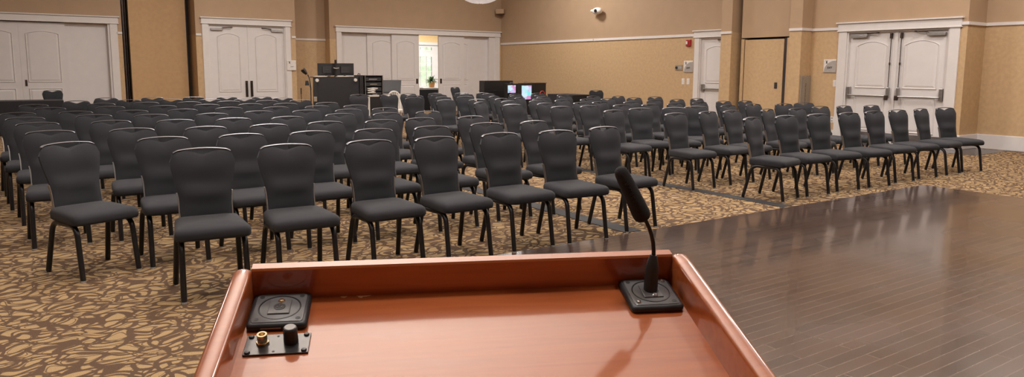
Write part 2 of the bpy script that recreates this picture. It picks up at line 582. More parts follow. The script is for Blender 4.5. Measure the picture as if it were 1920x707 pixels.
# baseboards
b = MB(); b.prism([(XR - 0.02, 6.9), (XR - 0.02, 6.735), (XA - 0.025, 6.735), (XA - 0.025, -6), (XA + 0.01, -6), (XA + 0.01, 6.77), (XR + 0.01, 6.77), (XR + 0.01, 6.9)], 0, 0.28); b.v = [(x, z, y) for x, y, z in b.v]
struct(b.build('baseboard_right', 'white', bevel=0.008), 'tall white baseboard at the right end wall')
b = MB(); b.box(XA - 0.15, XA - 0.02, -6, 6.2, 0, 0.006)
struct(b.build('floor_edge', 'slate'), 'dark floor edge along the right baseboard')
strip_y('baseboard_right', 13.44, YW, XR, 0, 0.2, 0.02, 'white baseboard under the alarm wall')
strip_y('baseboard_right', 9.36, 10.03, XR, 0, 0.2, 0.02, 'white baseboard beside the double doors')
strip_x('baseboard_back', DX1, 8.5, YBAY, 0, 0.2, 0.02, 'white baseboard behind the control desk')


# ------------------------------------------------------------------ doors
def casing(root, w, h, cw, hz, crown=0.05, depth=0.03, jamb=0.1):
    """white casing round an opening of width w (centred) and height h; local front is -Y"""
    b = MB()
    for s in (-1, 1):
        b.box(min(s * w / 2, s * (w / 2 + cw)), max(s * w / 2, s * (w / 2 + cw)), -depth, 0.01, 0, h)
    b.build('side_casing', 'white', root, bevel=0.006)
    b = MB(); b.box(-w / 2 - cw - 0.02, w / 2 + cw + 0.02, -depth - 0.01, 0.01, h, h + hz)
    b.box(-w / 2 - cw - 0.05, w / 2 + cw + 0.05, -depth - 0.05, 0.01, h + hz, h + hz + 0.03)
    b.box(-w / 2 - cw - 0.035, w / 2 + cw + 0.035, -depth - 0.025, 0.01, h, h + 0.025)
    b.build('head_casing', 'white', root, bevel=0.005)
    b = MB()
    for s in (-1, 1):
        b.box(min(s * w / 2, s * (w / 2 - 0.03)), max(s * w / 2, s * (w / 2 - 0.03)), 0, jamb, 0, h)
    b.box(-w / 2 + 0.03, w / 2 - 0.03, 0, jamb, h - 0.03, h)
    b.build('jamb', 'white', root)


def arch_poly(x0, x1, z0, z1, rise, n=12):
    pts = [(x0, z0), (x1, z0), (x1, z1 - rise)]
    for k in range(1, n):
        t = k / n
        pts.append((x1 + (x0 - x1) * t, z1 - rise + rise * math.sin(PI * t) ** 0.8))
    pts.append((x0, z1 - rise))
    return pts


def inset_poly(poly, d):
    cx = sum(p[0] for p in poly) / len(poly); cz = sum(p[1] for p in poly) / len(poly)
    hx = max(abs(p[0] - cx) for p in poly); hz = max(abs(p[1] - cz) for p in poly)
    return [(cx + (x - cx) * (1 - d / hx), cz + (z - cz) * (1 - d / hz)) for x, z in poly]


def leaf(root, x0, x1, z0, z1, y, arch=True, name='door_leaf', mid=(0.38, 0.45), m_=0.19, rise=0.09, material='doorwhite'):
    """one door leaf with an arched upper panel and a lower panel; front face at y"""
    o = MB(); o.box(x0, x1, y, y + 0.045, z0, z1)
    o = o.build(name, material, root)
    if not arch: return o
    w = x1 - x0; h = z1 - z0; mm = m_ * w
    p = MB()
    for poly in (arch_poly(x0 + mm, x1 - mm, z0 + mid[1] * h, z1 - 0.085 * h, rise * w), [(x0 + mm, z0 + 0.1 * h), (x1 - mm, z0 + 0.1 * h), (x1 - mm, z0 + mid[0] * h), (x0 + mm, z0 + mid[0] * h)]):
        n = len(poly); i1 = inset_poly(poly, 0.016); i2 = inset_poly(poly, 0.034); i3 = inset_poly(poly, 0.075)
        rings = [[(a, y - 0.0005, c) for a, c in poly], [(a, y - 0.022, c) for a, c in i1], [(a, y - 0.002, c) for a, c in i2], [(a, y - 0.016, c) for a, c in i3]]
        p.loft(rings, False, True, smooth=False)
    p.build('panel_moulding', material, o)
    return o


def closer(root, x0, x1, z, y, arm_to):
    b = MB(); b.box(min(x0, x1), max(x0, x1), y - 0.06, y, z - 0.03, z + 0.03)
    b.cyl((x1, y - 0.03, z), (x1, y - 0.03, z + 0.05), 0.018)
    o = b.build('closer_body', 'steel', root, bevel=0.008)
    b = MB(); b.tube([(x1, y - 0.03, z + 0.05), (arm_to, y - 0.09, z + 0.06), (arm_to + (arm_to - x1) * 0.5, y - 0.02, z + 0.07)], 0.012, 8)
    b.build('closer_arm', 'bronze', o)


# -- white double doors on the back wall (plane YD)
d1 = sroot('door_1', 'white double doors with two dark pull plates in the back wall', ((4.69 + 6.84) / 2, YD, 0), 0)
casing(d1, 2.15, 2.70, 0.155, 0.16)
wl = 1.045
for s in (-1, 1):
    lf = leaf(d1, -wl if s < 0 else 0.004, -0.004 if s < 0 else wl, 0.01, 2.68, 0.05, mid=(0.23, 0.295), m_=0.2)
    b = MB(); b.box(s * 0.07 - 0.035, s * 0.07 + 0.035, 0.03, 0.05, 0.66, 1.12)
    pl = b.build('pull_plate', 'bronze', lf)
    b = MB(); b.tube(rounded([(s * 0.07, 0.03, 0.72), (s * 0.07, -0.02, 0.72), (s * 0.07, -0.02, 1.06), (s * 0.07, 0.03, 1.06)], 0.03), 0.012, 8)
    b.build('pull_handle', 'bronze', pl)
    if s < 0: closer(d1, -1.0, -0.68, 2.56, 0.05, -0.5)
    else: closer(d1, 1.0, 0.68, 2.56, 0.05, 0.5)

# -- left sliding panels (plane YL)
d2 = sroot('door_2', 'white sliding panels at the left end of the back wall', (0.0, YL, 0), 0)
b = MB(); b.box(2.34, 2.52, -0.03, 0.01, 0, 2.64); b.box(-2.52, -2.34, -0.03, 0.01, 0, 2.64); b.build('side_casing', 'white', d2, bevel=0.006)
b = MB(); b.box(-2.55, 2.55, -0.04, 0.01, 2.64, 2.81); b.box(-2.58, 2.58, -0.08, 0.01, 2.81, 2.84); b.box(-2.56, 2.56, -0.055, 0.01, 2.64, 2.665); b.build('head_casing', 'white', d2, bevel=0.005)
b = MB(); b.box(1.25, 2.36, 0.13, 0.17, 0, 2.66); b.box(2.29, 2.34, 0, 0.17, 0, 2.64); b.build('fixed_panel', 'doorwhite', d2)
b = MB(); b.box(-2.36, -0.6, 0.13, 0.17, 0, 2.66); b.build('fixed_panel', 'doorwhite', d2)
b = MB(); b.box(-2.4, 2.36, 0.2, 0.22, 0, 2.7); b.build('backing', 'doorwhite', d2)  # unseen board added to stop light leaking between the leaves
for x0, x1 in ((0.302, 1.31), (-0.71, 0.30)):
    lf = leaf(d2, x0, x1, 0.01, 2.62, 0.06, mid=(0.36, 0.415), m_=0.13, rise=0.07)
    if x0 > 0:
        b = MB(); b.box(x0 + 0.06, x0 + 0.11, 0.052, 0.06, 1.0, 1.16); b.build('recessed_pull', 'bronze', lf)

# -- white folding panels with the open gap (plane YW)
KW = YW / 22.5
def bx(x): return x * KW
d3 = sroot('door_3', 'white folding panels with an open gap to a bright room', (0, YW, 0), 0)
b = MB(); b.box(bx(8.64), bx(8.81), -0.03, 0.01, 0, 2.65); b.box(bx(14.6), bx(14.80), -0.03, 0.01, 0, 2.65); b.build('side_casing', 'white', d3, bevel=0.006)
b = MB(); b.box(bx(8.62), bx(14.82), -0.04, 0.01, 2.64, 2.80); b.box(bx(8.59), bx(14.86), -0.08, 0.01, 2.80, 2.835); b.box(bx(8.61), bx(14.83), -0.055, 0.01, 2.64, 2.665); b.build('head_casing', 'white', d3, bevel=0.005)
b = MB(); b.box(bx(8.79), bx(9.86), 0.15, 0.17, 0, 2.66); b.build('fixed_panel', 'doorwhite', d3)
b = MB(); b.box(bx(13.62), bx(14.62), 0.13, 0.17, 0, 2.66); b.box(bx(14.35), bx(14.6), 0.0, 0.13, 0, 2.64); b.build('fixed_panel', 'doorwhite', d3)
leaf(d3, bx(9.72), bx(10.75), 0.01, 2.63, 0.10, mid=(0.36, 0.415), m_=0.17, rise=0.08)
lf = leaf(d3, bx(10.56), bx(11.56), 0.01, 2.63, 0.03, mid=(0.36, 0.415), m_=0.17, rise=0.08)
b = MB(); b.box(bx(11.56) - 0.12, bx(11.56) - 0.05, 0.022, 0.03, 0.98, 1.15); b.build('recessed_pull', 'bronze', lf)
lf = leaf(d3, bx(12.31), bx(13.33), 0.01, 2.63, 0.03, mid=(0.36, 0.415), m_=0.15, rise=0.08)
b = MB(); b.box(bx(12.31) + 0.05, bx(12.31) + 0.12, 0.022, 0.03, 0.98, 1.15); b.build('recessed_pull', 'bronze', lf)
leaf(d3, bx(12.7), bx(13.64), 0.01, 2.63, 0.10, mid=(0.36, 0.415), m_=0.12, rise=0.08)

# -- single white door on the right wall
d4 = sroot('door_4', 'single white door with push bar beside the pilaster', (XR, (13.28 + 12.2) / 2, 0), -PI / 2)
casing(d4, 1.08, 2.33, 0.16, 0.16)
lf = leaf(d4, -0.51, 0.51, 0.01, 2.30, 0.05, mid=(0.43, 0.50), m_=0.15)
b = MB(); b.box(-0.45, -0.36, -0.01, 0.05, 0.95, 1.13); b.box(-0.36, 0.42, -0.03, 0.0, 0.99, 1.03); b.build('push_bar', 'steel', lf, bevel=0.006)
closer(d4, 0.5, 0.25, 2.2, 0.05, 0.1)

# -- right double doors with push bars
YM = 8.12
d5 = sroot('door_5', 'white double doors with push bars and vertical rods', (XR, YM, 0), -PI / 2)
casing(d5, 2.10, 2.33, 0.19, 0.17)
for s in (-1, 1):
    x0, x1 = (-1.02, -0.004) if s < 0 else (0.004, 1.02)
    lf = leaf(d5, x0, x1, 0.01, 2.30, 0.06, mid=(0.425, 0.49), m_=0.16)
    b = MB(); b.box(x0 + 0.005, x1 - 0.005, 0.052, 0.06, 0.01, 0.21); b.build('kick_plate', 'kick', lf)
    b = MB(); b.box(s * 0.105 - 0.03, s * 0.105 + 0.03, 0.0, 0.06, 0.96, 1.16); b.box(s * 0.96 - 0.04, s * 0.96 + 0.035, 0.0, 0.06, 0.92, 1.16)
    b.box(min(s * 0.105, s * 0.95), max(s * 0.105, s * 0.95), -0.04, -0.005, 0.965, 0.995)
    b.build('push_bar', 'steel', lf, bevel=0.008)
    b = MB(); b.box(s * 0.105 - 0.035, s * 0.105 + 0.035, -0.05, 0.0, 0.90, 1.0); b.build('latch_cover', 'bronze', lf, bevel=0.01)
    b = MB(); b.cyl((s * 0.105, 0.03, 1.15), (s * 0.105, 0.03, 2.26), 0.0085, 8); b.cyl((s * 0.105, 0.03, 1.62), (s * 0.105, 0.03, 1.67), 0.016, 8)
    b.box(s * 0.105 - 0.02, s * 0.105 + 0.02, 0.005, 0.06, 2.16, 2.27)
    b.build('vertical_rod', 'bronze', lf)
    closer(d5, s * 0.97, s * 0.62, 2.22, 0.05, s * 0.45)
b = MB(); b.box(-0.03, 0.03, 0.046, 0.058, 0, 2.3); b.build('mullion', 'doorwhite', d5)

# -- flush hatch in the right wall
ht = sroot('door_6', 'tan flush hatch with a small dark pull in the wall', (XP, 0, 0), -PI / 2)
b = MB(); b.box(-11.64, -10.56, 0.0, 0.06, 0.01, 2.22); hl = b.build('door_leaf', 'vinyl', ht)
b = MB(); b.box(-10.76, -10.69, -0.012, 0.0, 1.08, 1.22); b.build('recessed_pull', 'ink', hl)
b = MB(); b.box(-10.56, -10.48, 0.02, 0.04, 0.01, 2.24); b.build('edge_gap', 'dark', ht)

# ------------------------------------------------------------------ wall fittings
def on_right(name, label, cat, u0, v0, u1, v1, X=XR):
    """thing on the right wall spanning the two picture corners; returns root, width, height"""
    a, c = at_x(u0, v0, X), at_x(u1, v1, X)
    t = thing(name, label, cat, (X, (a.y + c.y) / 2, (a.z + c.z) / 2), -PI / 2)
    return t, abs(a.y - c.y), abs(a.z - c.z)


def plate(t, name, w, h, d, material, bevel=0.006, y=0.0):
    b = MB(); b.box(-w / 2, w / 2, y - d, y, -h / 2, h / 2)
    return b.build(name, material, t, bevel=bevel)


def exit_sign(t, w, h, grey=True):
    plate(t, 'sign_plate', w, h, 0.02, 'signwhite', 0.01)
    if grey:
        n = 14; r = 0.92 * w
        poly = [(w / 2 - 0.004, -h / 2 + 0.02)] + [(w / 2 - 0.004 - r * math.sin(PI / 2 * k / n), -h / 2 + 0.02 + (h * 0.84) * math.cos(PI / 2 * k / n)) for k in range(n + 1)]
        b = MB(); b.prism(poly, -0.024, -0.02); b.build('grey_quarter', 'signgrey', t)
        b = MB(); b.box(-w / 2, w / 2, -0.024, -0.02, -h / 2, -h / 2 + 0.02); b.build('bottom_strip', 'signgrey', t)
    text('EXIT', h * (0.2 if grey else 0.13), 'ink', t, (0.01, -0.0252 if grey else -0.0203, -h * 0.14), bold=0.0022 if grey else 0.0008)
    b = MB(); x, z, q = -w * 0.24, h * 0.3, h * 0.2
    b.tube([(x - q * .4, -0.024, z + q * .5), (x, -0.024, z + q * .15), (x + q * .35, -0.024, z + q * .5)], 0.006, 6)
    b.tube([(x, -0.024, z + q * .2), (x, -0.024, z - q * .1), (x - q * .2, -0.024, z - q * .5)], 0.008, 6)
    b.tube([(x, -0.024, z - q * .1), (x + q * .25, -0.024, z - q * .5)], 0.008, 6)
    b.build('pictogram', 'ink', t)


t, w_, h_ = on_right('exit_sign', 'square white and grey exit sign beside the double doors with push bars', 'sign', 1545.5, 111.5, 1567.5, 136)
exit_sign(t, w_, h_)
t, w_, h_ = on_right('exit_sign', 'square white and grey exit sign left of the single white door', 'sign', 1283, 114, 1299.5, 135.5)
exit_sign(t, w_, h_)
a, c = at_y(537, 113, YD), at_y(554.5, 132, YD)
t = thing('exit_sign', 'square white sign on the casing of the back double doors', 'sign', ((a.x + c.x) / 2, YD - 0.042, (a.z + c.z) / 2), 0)
exit_sign(t, abs(a.x - c.x), abs(a.z - c.z), False)

t, w_, h_ = on_right('fire_alarm', 'red fire alarm with white strobe below the chair rail', 'alarm', 1288.5, 74.5, 1296.5, 87)
plate(t, 'alarm_body', w_, h_, 0.05, 'red', 0.01)
b = MB(); b.box(-w_ * 0.42, -w_ * 0.05, -0.07, -0.05, -h_ * 0.2, h_ * 0.25); b.build('strobe_lens', 'signwhite', t, bevel=0.008)
t, w_, h_ = on_right('intercom', 'small dark grey wall intercom left of the exit sign', 'intercom', 1266.5, 122, 1279.5, 132)
plate(t, 'panel_plate', w_, h_, 0.015, 'greymetal', 0.004)
b = MB(); b.cyl((-w_ * 0.27, -0.015, 0), (-w_ * 0.27, -0.035, 0), 0.035); b.build('dial', 'ink', t)
b = MB(); b.box(0.0, w_ * 0.4, -0.02, -0.015, -h_ * 0.25, h_ * 0.25); b.build('button_field', 'signgrey', t)
for nm, lab, r4 in (('light_switch', 'white wall switch below the exit sign, first of the pair from the corner', (1278.5, 147, 1283.5, 158.5)), ('light_switch', 'white wall switch below the exit sign, the one beside the door casing', (1288, 147, 1293, 158.5)),
                    ('light_switch', 'white wall switch under the exit sign by the push-bar doors', (1562.5, 150, 1569, 162.5))):
    t, w_, h_ = on_right(nm, lab, 'switch', *r4)
    plate(t, 'switch_plate', w_, h_, 0.008, 'signwhite', 0.003)
    b = MB(); b.box(-w_ * 0.15, w_ * 0.15, -0.014, -0.008, -h_ * 0.25, h_ * 0.25); b.build('rocker', 'white', t)
t, w_, h_ = on_right('wall_socket', 'white power outlet low on the wall beside the push-bar doors', 'outlet', 1556.5, 218, 1563.5, 230)
plate(t, 'socket_plate', w_, h_, 0.008, 'signwhite', 0.003)
b = MB()
for z in (-1, 1): b.box(-w_ * 0.2, w_ * 0.2, -0.010, -0.008, z * h_ * 0.22 - h_ * 0.12, z * h_ * 0.22 + h_ * 0.12)
b.build('socket_face', 'signgrey', t)
# extinguisher cabinet on the pilaster face that looks towards the lectern
a, c = at_y(1501, 142, 10.03), at_y(1522, 200, 10.03)
t = thing('extinguisher_cabinet', 'grey metal fire extinguisher cabinet in the pilaster', 'cabinet', ((a.x + c.x) / 2, 10.03, (a.z + c.z) / 2 - 0.08), 0)
w_, h_ = abs(a.x - c.x), abs(a.z - c.z) + 0.16
plate(t, 'cabinet_box', w_, h_, 0.03, 'greymetal', 0.004)
dr = plate(t, 'cabinet_door', w_ * 0.8, h_ * 0.92, 0.012, 'greymetal', 0.003, y=-0.03)
text('FIRE EXTINGUISHER', 0.055, 'ink', dr, (-w_ * 0.2, -0.043, 0.02), rot=(PI / 2, PI / 2, 0))
b = MB(); b.box(w_ * 0.3, w_ * 0.34, -0.055, -0.042, -0.05, 0.05); b.build('door_pull', 'steel', dr)

# security camera
p = at_x(1127, 21, XR)
t = thing('security_camera', 'white oval security camera high on the tan wall', 'camera', (XR, p.y, p.z), -PI / 2)
b = MB(); b.cyl((0, 0, 0), (0, -0.03, 0), 0.06); b.cyl((0, -0.03, 0), (0, -0.12, 0), 0.025); b.build('bracket', 'signwhite', t)
b = MB()
n = 16; rings = []
for k in range(n + 1):
    a_ = PI * k / n; x = -0.19 * math.cos(a_); r = 0.105 * math.sin(a_) ** 0.75 if 0 < k < n else 0.003
    rings.append([(x + 0.02, -0.17 + r * math.cos(q * 2 * PI / 18), r * math.sin(q * 2 * PI / 18)) for q in range(18)])
b.loft(rings); b.build('camera_body', 'signwhite', t)
b = MB(); b.cyl((0.06, -0.25, -0.005), (0.06, -0.29, -0.005), 0.05); b.build('lens', 'black', t)
b = MB(); b.tube([(-0.13, -0.17, 0.01), (-0.22, -0.19, 0.012), (-0.25, -0.2, 0.012)], [0.05, 0.045, 0.02], 12); b.build('lamp_nose', 'signwhite', t)

# corner speaker
p = at_y(941, 22, 22.45)
t = thing('corner_speaker', 'beige speaker box high in the corner of the walls', 'speaker', (14.83, 22.5, p.z), -PI / 4)
b = MB(); b.box(-0.15, 0.15, -0.12, 0.08, -0.075, 0.09); b.build('speaker_box', 'paint', t, bevel=0.01)
b = MB(); b.box(-0.14, 0.14, -0.125, 0.06, -0.095, -0.075); b.build('speaker_base', 'bronze', t)

# hanging alabaster bowl lamp
DB = 14.0
d_ = ray(900, 6); bowl_b = EYE + d_ * (DB / d_.dot(FW))
t = thing('pendant_lamp', 'white scalloped glass bowl pendant lamp under the ceiling', 'lamp', (bowl_b.x, bowl_b.y, bowl_b.z), 0)
b = MB(); rings = []
for k in range(13):
    a_ = (PI / 2) * k / 12; r = 0.46 * math.sin(a_) + 0.002; z = 0.26 * (1 - math.cos(a_))
    rings.append([(r * (1 + 0.05 * math.cos(10 * q * 2 * PI / 60)) * math.cos(q * 2 * PI / 60), r * (1 + 0.05 * math.cos(10 * q * 2 * PI / 60)) * math.sin(q * 2 * PI / 60), z + 0.012 * math.cos(10 * q * 2 * PI / 60) * (1 if k else 0)) for q in range(60)])
b.loft(rings, True, False); b.build('glass_bowl', 'alabaster', t)
b = MB()
for q in range(3):
    a_ = q * 2 * PI / 3; b.cyl((0.45 * math.cos(a_), 0.45 * math.sin(a_), 0.26), (0.02 * math.cos(a_), 0.02 * math.sin(a_), 1.1), 0.01, 8)
b.cyl((0, 0, 1.08), (0, 0, ZC - bowl_b.z), 0.015, 8)
b.build('hanger', 'bronze', t)

# ------------------------------------------------------------------ chairs
HW0, HW1 = 0.166, 0.213
def sstep(a, b_, x):
    t_ = max(0, min(1, (x - a) / (b_ - a))); return t_ * t_ * (3 - 2 * t_)
def hw(z): return HW0 + (HW1 - HW0) * sstep(0.22, 0.86, (z - 0.46) / 0.48)
def yb(z): return 0.155 + (z - 0.46) * 0.222
def arc(u):
    k = max(0, (abs(u) - 0.70) / 0.30)
    return 0.942 - 0.020 * u * u - 0.060 * (1 - math.sqrt(max(0, 1 - k * k)))


def chair_meshes(full):
    t = thing('banquet_chair', 'chair', 'chair', (0, 0, 0))
    # seat cushion
    base = dict(x0=-0.236, x1=0.236, y0=-0.292, y1=0.165, r=0.05, xr0=-0.205, xr1=0.205)
    prof = [(0.396, 0.022), (0.401, 0.007), (0.415, 0.0), (0.455, 0.0), (0.470, 0.005), (0.481, 0.017), (0.487, 0.045), (0.490, 0.1), (0.490, 0.17)]
    b = MB(); rings = []
    cx, cy = 0, -0.06
    out = rrect(**base)
    for z, ins in prof:
        ring = []
        for x, y in out:
            hx, hy = 0.22, 0.228
            xx = cx + (x - cx) * (1 - ins / hx); yy = cy + (y - cy) * (1 - ins / hy)
            zz = z - (0.014 * max(0, (-yy - 0.10) / 0.19) ** 2 if z > 0.44 else 0) + (0.004 * math.cos(xx * 7) if z > 0.47 else 0)
            ring.append((xx, yy, zz))
        rings.append(ring)
    b.loft(rings); b.build('seat', 'fabric', t, angle=1.2)
    # backrest pad
    nu, nv = 24, 26
    b = MB(); F = []; B = []
    for j in range(nv + 1):
        v = j / nv
        fr = []; bk = []
        for i in range(nu + 1):
            u = -1 + 2 * i / nu
            notch = 0.040 * max(0, 1 - abs(u) / 0.5) ** 1.15
            zt = arc(u) - 0.008 - notch
            z = 0.455 + v * (zt - 0.455)
            x = u * hw(z)
            edge = (1 - abs(u) ** 5) * (1 - v ** 14) * (1 - (1 - v) ** 14)
            lum = (0.017 * math.exp(-abs((z - 0.64) / (0.05 if z > 0.64 else 0.055)) ** 2.4) + 0.012 * math.exp(-((z - 0.82) / 0.075) ** 2)) * (1 - abs(u) ** 3)
            yc = yb(z) - 0.016 * u * u
            fr.append((x, yc - 0.010 - 0.020 * max(0, edge) - lum, z))
            bk.append((x, yc + 0.010 + 0.008 * max(0, edge), z))
        F.append(fr); B.append(bk)
    rings = [f + list(reversed(k)) for f, k in zip(F, B)]
    b.loft(rings); b.build('backrest', 'fabric', t, angle=1.0)
    # bright rim over the hand hole
    b = MB(); rings = []
    for i in range(29):
        u = -0.87 + 1.74 * i / 28
        z = arc(u); x = u * hw(z - 0.02); yc = yb(z) - 0.016 * u * u
        du = 0.01; sl = (arc(min(1, u + du)) - arc(max(-1, u - du))) / (2 * du * 0.21)
        nx, nz = -sl, 1.0; l = math.hypot(nx, nz); nx /= l; nz /= l
        th = 0.0048
        rings.append([(x, yc - 0.015, z), (x + nx * th * .7, yc - 0.012, z + nz * th * .7), (x + nx * th, yc, z + nz * th), (x + nx * th * .7, yc + 0.014, z + nz * th * .7), (x, yc + 0.018, z), (x - nx * 0.006, yc + 0.012, z - nz * 0.006), (x - nx * 0.006, yc - 0.010, z - nz * 0.006)])
    b.loft(rings); b.build('top_rim', 'rim', t, angle=1.0)
    # side frame of the back
    for s in (-1, 1):
        b = MB(); rings = []
        for k in range(9):
            z = 0.385 + 0.26 * k / 8
            x = s * (hw(max(z, .46)) + 0.006); y = yb(z) - 0.012
            rings.append([(x - 0.0035, y - 0.012, z), (x + 0.0035, y - 0.012, z), (x + 0.0035, y + 0.013, z), (x - 0.0035, y + 0.013, z)])
        b.loft(rings, smooth=False)
        b.build('back_frame', 'steel', t)
    # four legs, each bending into the rail under the seat
    for s in (-1, 1):
        fp = rounded([(s * 0.192, -0.03, 0.388), (s * 0.194, -0.225, 0.392), (s * 0.199, -0.285, 0.0)], 0.085, 7)
        rp = rounded([(s * 0.192, -0.06, 0.388), (s * 0.196, 0.115, 0.392), (s * 0.215, 0.205, 0.0)], 0.085, 7)
        for pth in (fp, rp):
            b = MB(); b.tube(pth, 0.019, 10)
            lg = b.build('leg', 'chairmetal', t, angle=1.2)
            if full:
                q = pth[-1]
                b = MB(); b.cyl((q.x, q.y, -0.0), (q.x, q.y, 0.012), 0.019, 10); b.build('foot_glide', 'glide', lg)
    b = MB()
    b.cyl((-0.19, -0.06, 0.392), (0.19, -0.06, 0.392), 0.011, 8)
    b.build('cross_bar', 'chairmetal', t)
    return t


CH = """131,265.3,118;94,244,107;70,229,93;47,219.5,85;33,210.7,78;63,195.6,63;94,201.3,67;142,208,71;176,214.5,78;208,225.3,84;143.5,188.7,55;199,183.2,47;190,193.3,56;206,199.2,62;248,206.3,67;283,213.9,72;328.5,223.4,78;247,239.6,97;299,256,111;378,276.5,125;242,186.7,51;285.5,182.2,46;274,191.3,54;305,197.6,58;342,204.2,62;320.6,185.7,48;362.5,181.5,44;354,190.5,51;387,195.2,54;425,181.2,42;393,185.7,47;428,189.1,48;428.5,200.8,57;397,211.8,67;437,220.6,72;385,236.4,87;451,250,94;535,269.3,107;458,184.8,44;490,180.6,41;470,194,51;499.5,188.1,46;484,207.5,63;516.5,200,54;503,232,78;529.5,183,42;533,193.3,49;537.6,217.8,67;573,206,60;594,198,51;562,186.8,44;612,191.7,46;636,212.5,63;609,227,73;581,245,86;652,204.3,56;665,196.6,48;671.7,176.8,36;690,261.6,100;699,240.6,78;713,224,67;724,211,58;720,201.7,50;728.5,176.5,35;765,175.3,33;777,178.7,34;774,182.7,36;800.5,207.8,52;785.6,220.3,61;807.4,235.7,72;813,255.5,84;815,174.4,30;822,177,32;830,181.3,34;834.6,186.6,38;866.5,173.8,30;873,176,30;871,180,34;894.5,185.6,37;898.7,191,25;907,173.8,28;917,175.5,29;925,180,23;946.5,184,33;953,189,37;959.5,195.2,45;958,176,29;965.5,179,25;980,183,22;1008,174.5,28;1013.5,177.7,29;1017.5,181.3,31;996,184.5,33;1005,188.2,35;1021,193,38;1050,199,42;1052.5,186.8,34;1059,179.7,29;1053,177.5,28;1114,179.7,29;1099.5,185.2,32;1089,191.5,35;1103.5,197.5,43;1127.5,190,34;1138,184,30;1155.5,179.7,27;1163,195.7,36;1148,205.8,43;1187.5,182.8,32;1177,190,34;1227,181,30;1224.6,187,31;1217,194.6,36;1205,202,50;1268,185.7,31;1263,193,33;1260,201,53;1264,211.5,47;1305,184.2,28;1310,190.7,33;1301.5,198.6,50;1355,189.2,30;1363.5,196.7,33;1366,206.6,37;1328.7,208.2,37;1395.6,188.4,30;1422,194.2,32;1456.7,194.2,38;1443,203.7,26;1406.7,219.5,42;1471,216,46;1486,202.7,36;1506,192.2,42;1536,198.8,36;1531,213,45;1580.5,197.8,31;1589,210.7,42;1632,196.8,32;1636,207.7,38;1680.6,205.4,36;1724,203.2,28;1770,201.2,38;881,217,56;909,229.6,66;935,248.4,77;998,226,57;1041,243.5,70;1129,237,63"""
SPECIAL = {(131, 265.3): 21, (378, 276.5): -6, (1406.7, 219.5): 11, (535, 269.3): -3, (690, 261.6): 0, (813, 255.5): 3, (1041, 243.5): -4, (1129, 237): 4}


def yaw_of(p, wpx):
    """smallest turn of the chair that gives the apparent width seen in the photograph"""
    d = Vector((p.x, p.y, 0)); L_ = d.length; d /= L_
    depth = (Vector((p.x, p.y, 0.94)) - EYE).dot(FW)
    tgt = wpx * depth / CAM_F
    f = lambda th: 0.426 * abs(d.y * math.cos(th) - d.x * math.sin(th)) + 0.045 * abs(d.x * math.cos(th) + d.y * math.sin(th))
    if abs(f(0) / tgt - 1) < 0.07: return math.radians(random.uniform(-2, 2))
    best = min((abs(f(math.radians(a)) - tgt) + 0.0004 * abs(a), a) for a in range(-30, 36))[1]
    return math.radians(best * 0.85)


seats = []
for s_ in CH.split(';'):
    u, v, wpx = map(float, s_.split(','))
    p = at_z(u, v, 0.945)
    th = math.radians(SPECIAL[(u, v)]) if (u, v) in SPECIAL else yaw_of(p, wpx)
    seats.append([p.x, p.y, th])
def corners(q):
    c, k = math.cos(q[2]), math.sin(q[2])
    ox, oy = q[0] + 0.262 * k, q[1] - 0.262 * c
    return [(ox + a * c - b_ * k, oy + a * k + b_ * c) for a, b_ in ((-.243, -.305), (.243, -.305), (.243, .275), (-.243, .275))]


def clash(p, q):
    """least push (dx, dy) that parts two chair footprints, or None"""
    A_, B_ = corners(p), corners(q); best = None
    for th in (p[2], p[2] + PI / 2, q[2], q[2] + PI / 2):
        ax = (math.cos(th), math.sin(th))
        a = [x * ax[0] + y * ax[1] for x, y in A_]; b_ = [x * ax[0] + y * ax[1] for x, y in B_]
        o1, o2 = max(a) - min(b_), max(b_) - min(a)
        if o1 <= 0 or o2 <= 0: return None
        o, sg = (o1, -1) if o1 < o2 else (o2, 1)
        if best is None or o < best[0]: best = (o, ax[0] * sg, ax[1] * sg)
    return best


for it in range(400):                                  # keep neighbours from standing inside one another
    moved = False
    for i in range(len(seats)):
        for j in range(i):
            if abs(seats[i][0] - seats[j][0]) + abs(seats[i][1] - seats[j][1]) > 1.3: continue
            c_ = clash(seats[i], seats[j])
            if c_:
                moved = True
                k = c_[0] * 0.3 + 0.001
                seats[i][0] += c_[1] * k; seats[i][1] += c_[2] * k; seats[j][0] -= c_[1] * k; seats[j][1] -= c_[2] * k
    if not moved: break
ORD = ['front', 'second', 'third', 'fourth', 'fifth', 'sixth', 'seventh', 'eighth', 'ninth', 'tenth', 'eleventh', 'twelfth', 'thirteenth']
NTH = ['nearest the aisle', 'second from the aisle', 'third from the aisle', 'fourth from the aisle', 'fifth from the aisle', 'sixth from the aisle', 'seventh from the aisle', 'eighth from the aisle', 'ninth from the aisle', 'tenth from the aisle', 'eleventh from the aisle']
rows = {}
for q in seats:
    left = q[0] < 5.3
    edges = [5.9, 7.0, 8.15, 9.3, 10.35, 11.42, 12.5, 13.5, 14.55, 16] if left else [6.2, 7.3, 8.4, 9.35, 10.4, 11.42, 12.6, 13.5, 14.5, 16]
    k = next(i for i, e in enumerate(edges) if q[1] < e)
    rows.setdefault((left, k), []).append(q)
near = chair_meshes(True)
far = chair_meshes(False)
used = {True: False, False: False}


def put_chair(x, y, th, label, group, full):
    proto = near if full else far
    o = copy_tree(proto) if used[full] else proto
    used[full] = True
    # (x, y) is the middle of the top of the backrest; the thing's base lies in front of it
    o.location = (x + 0.262 * math.sin(th), y - 0.262 * math.cos(th), 0)
    o.rotation_euler = (0, 0, th)
    tag(o, label, 'chair', group)
    return o


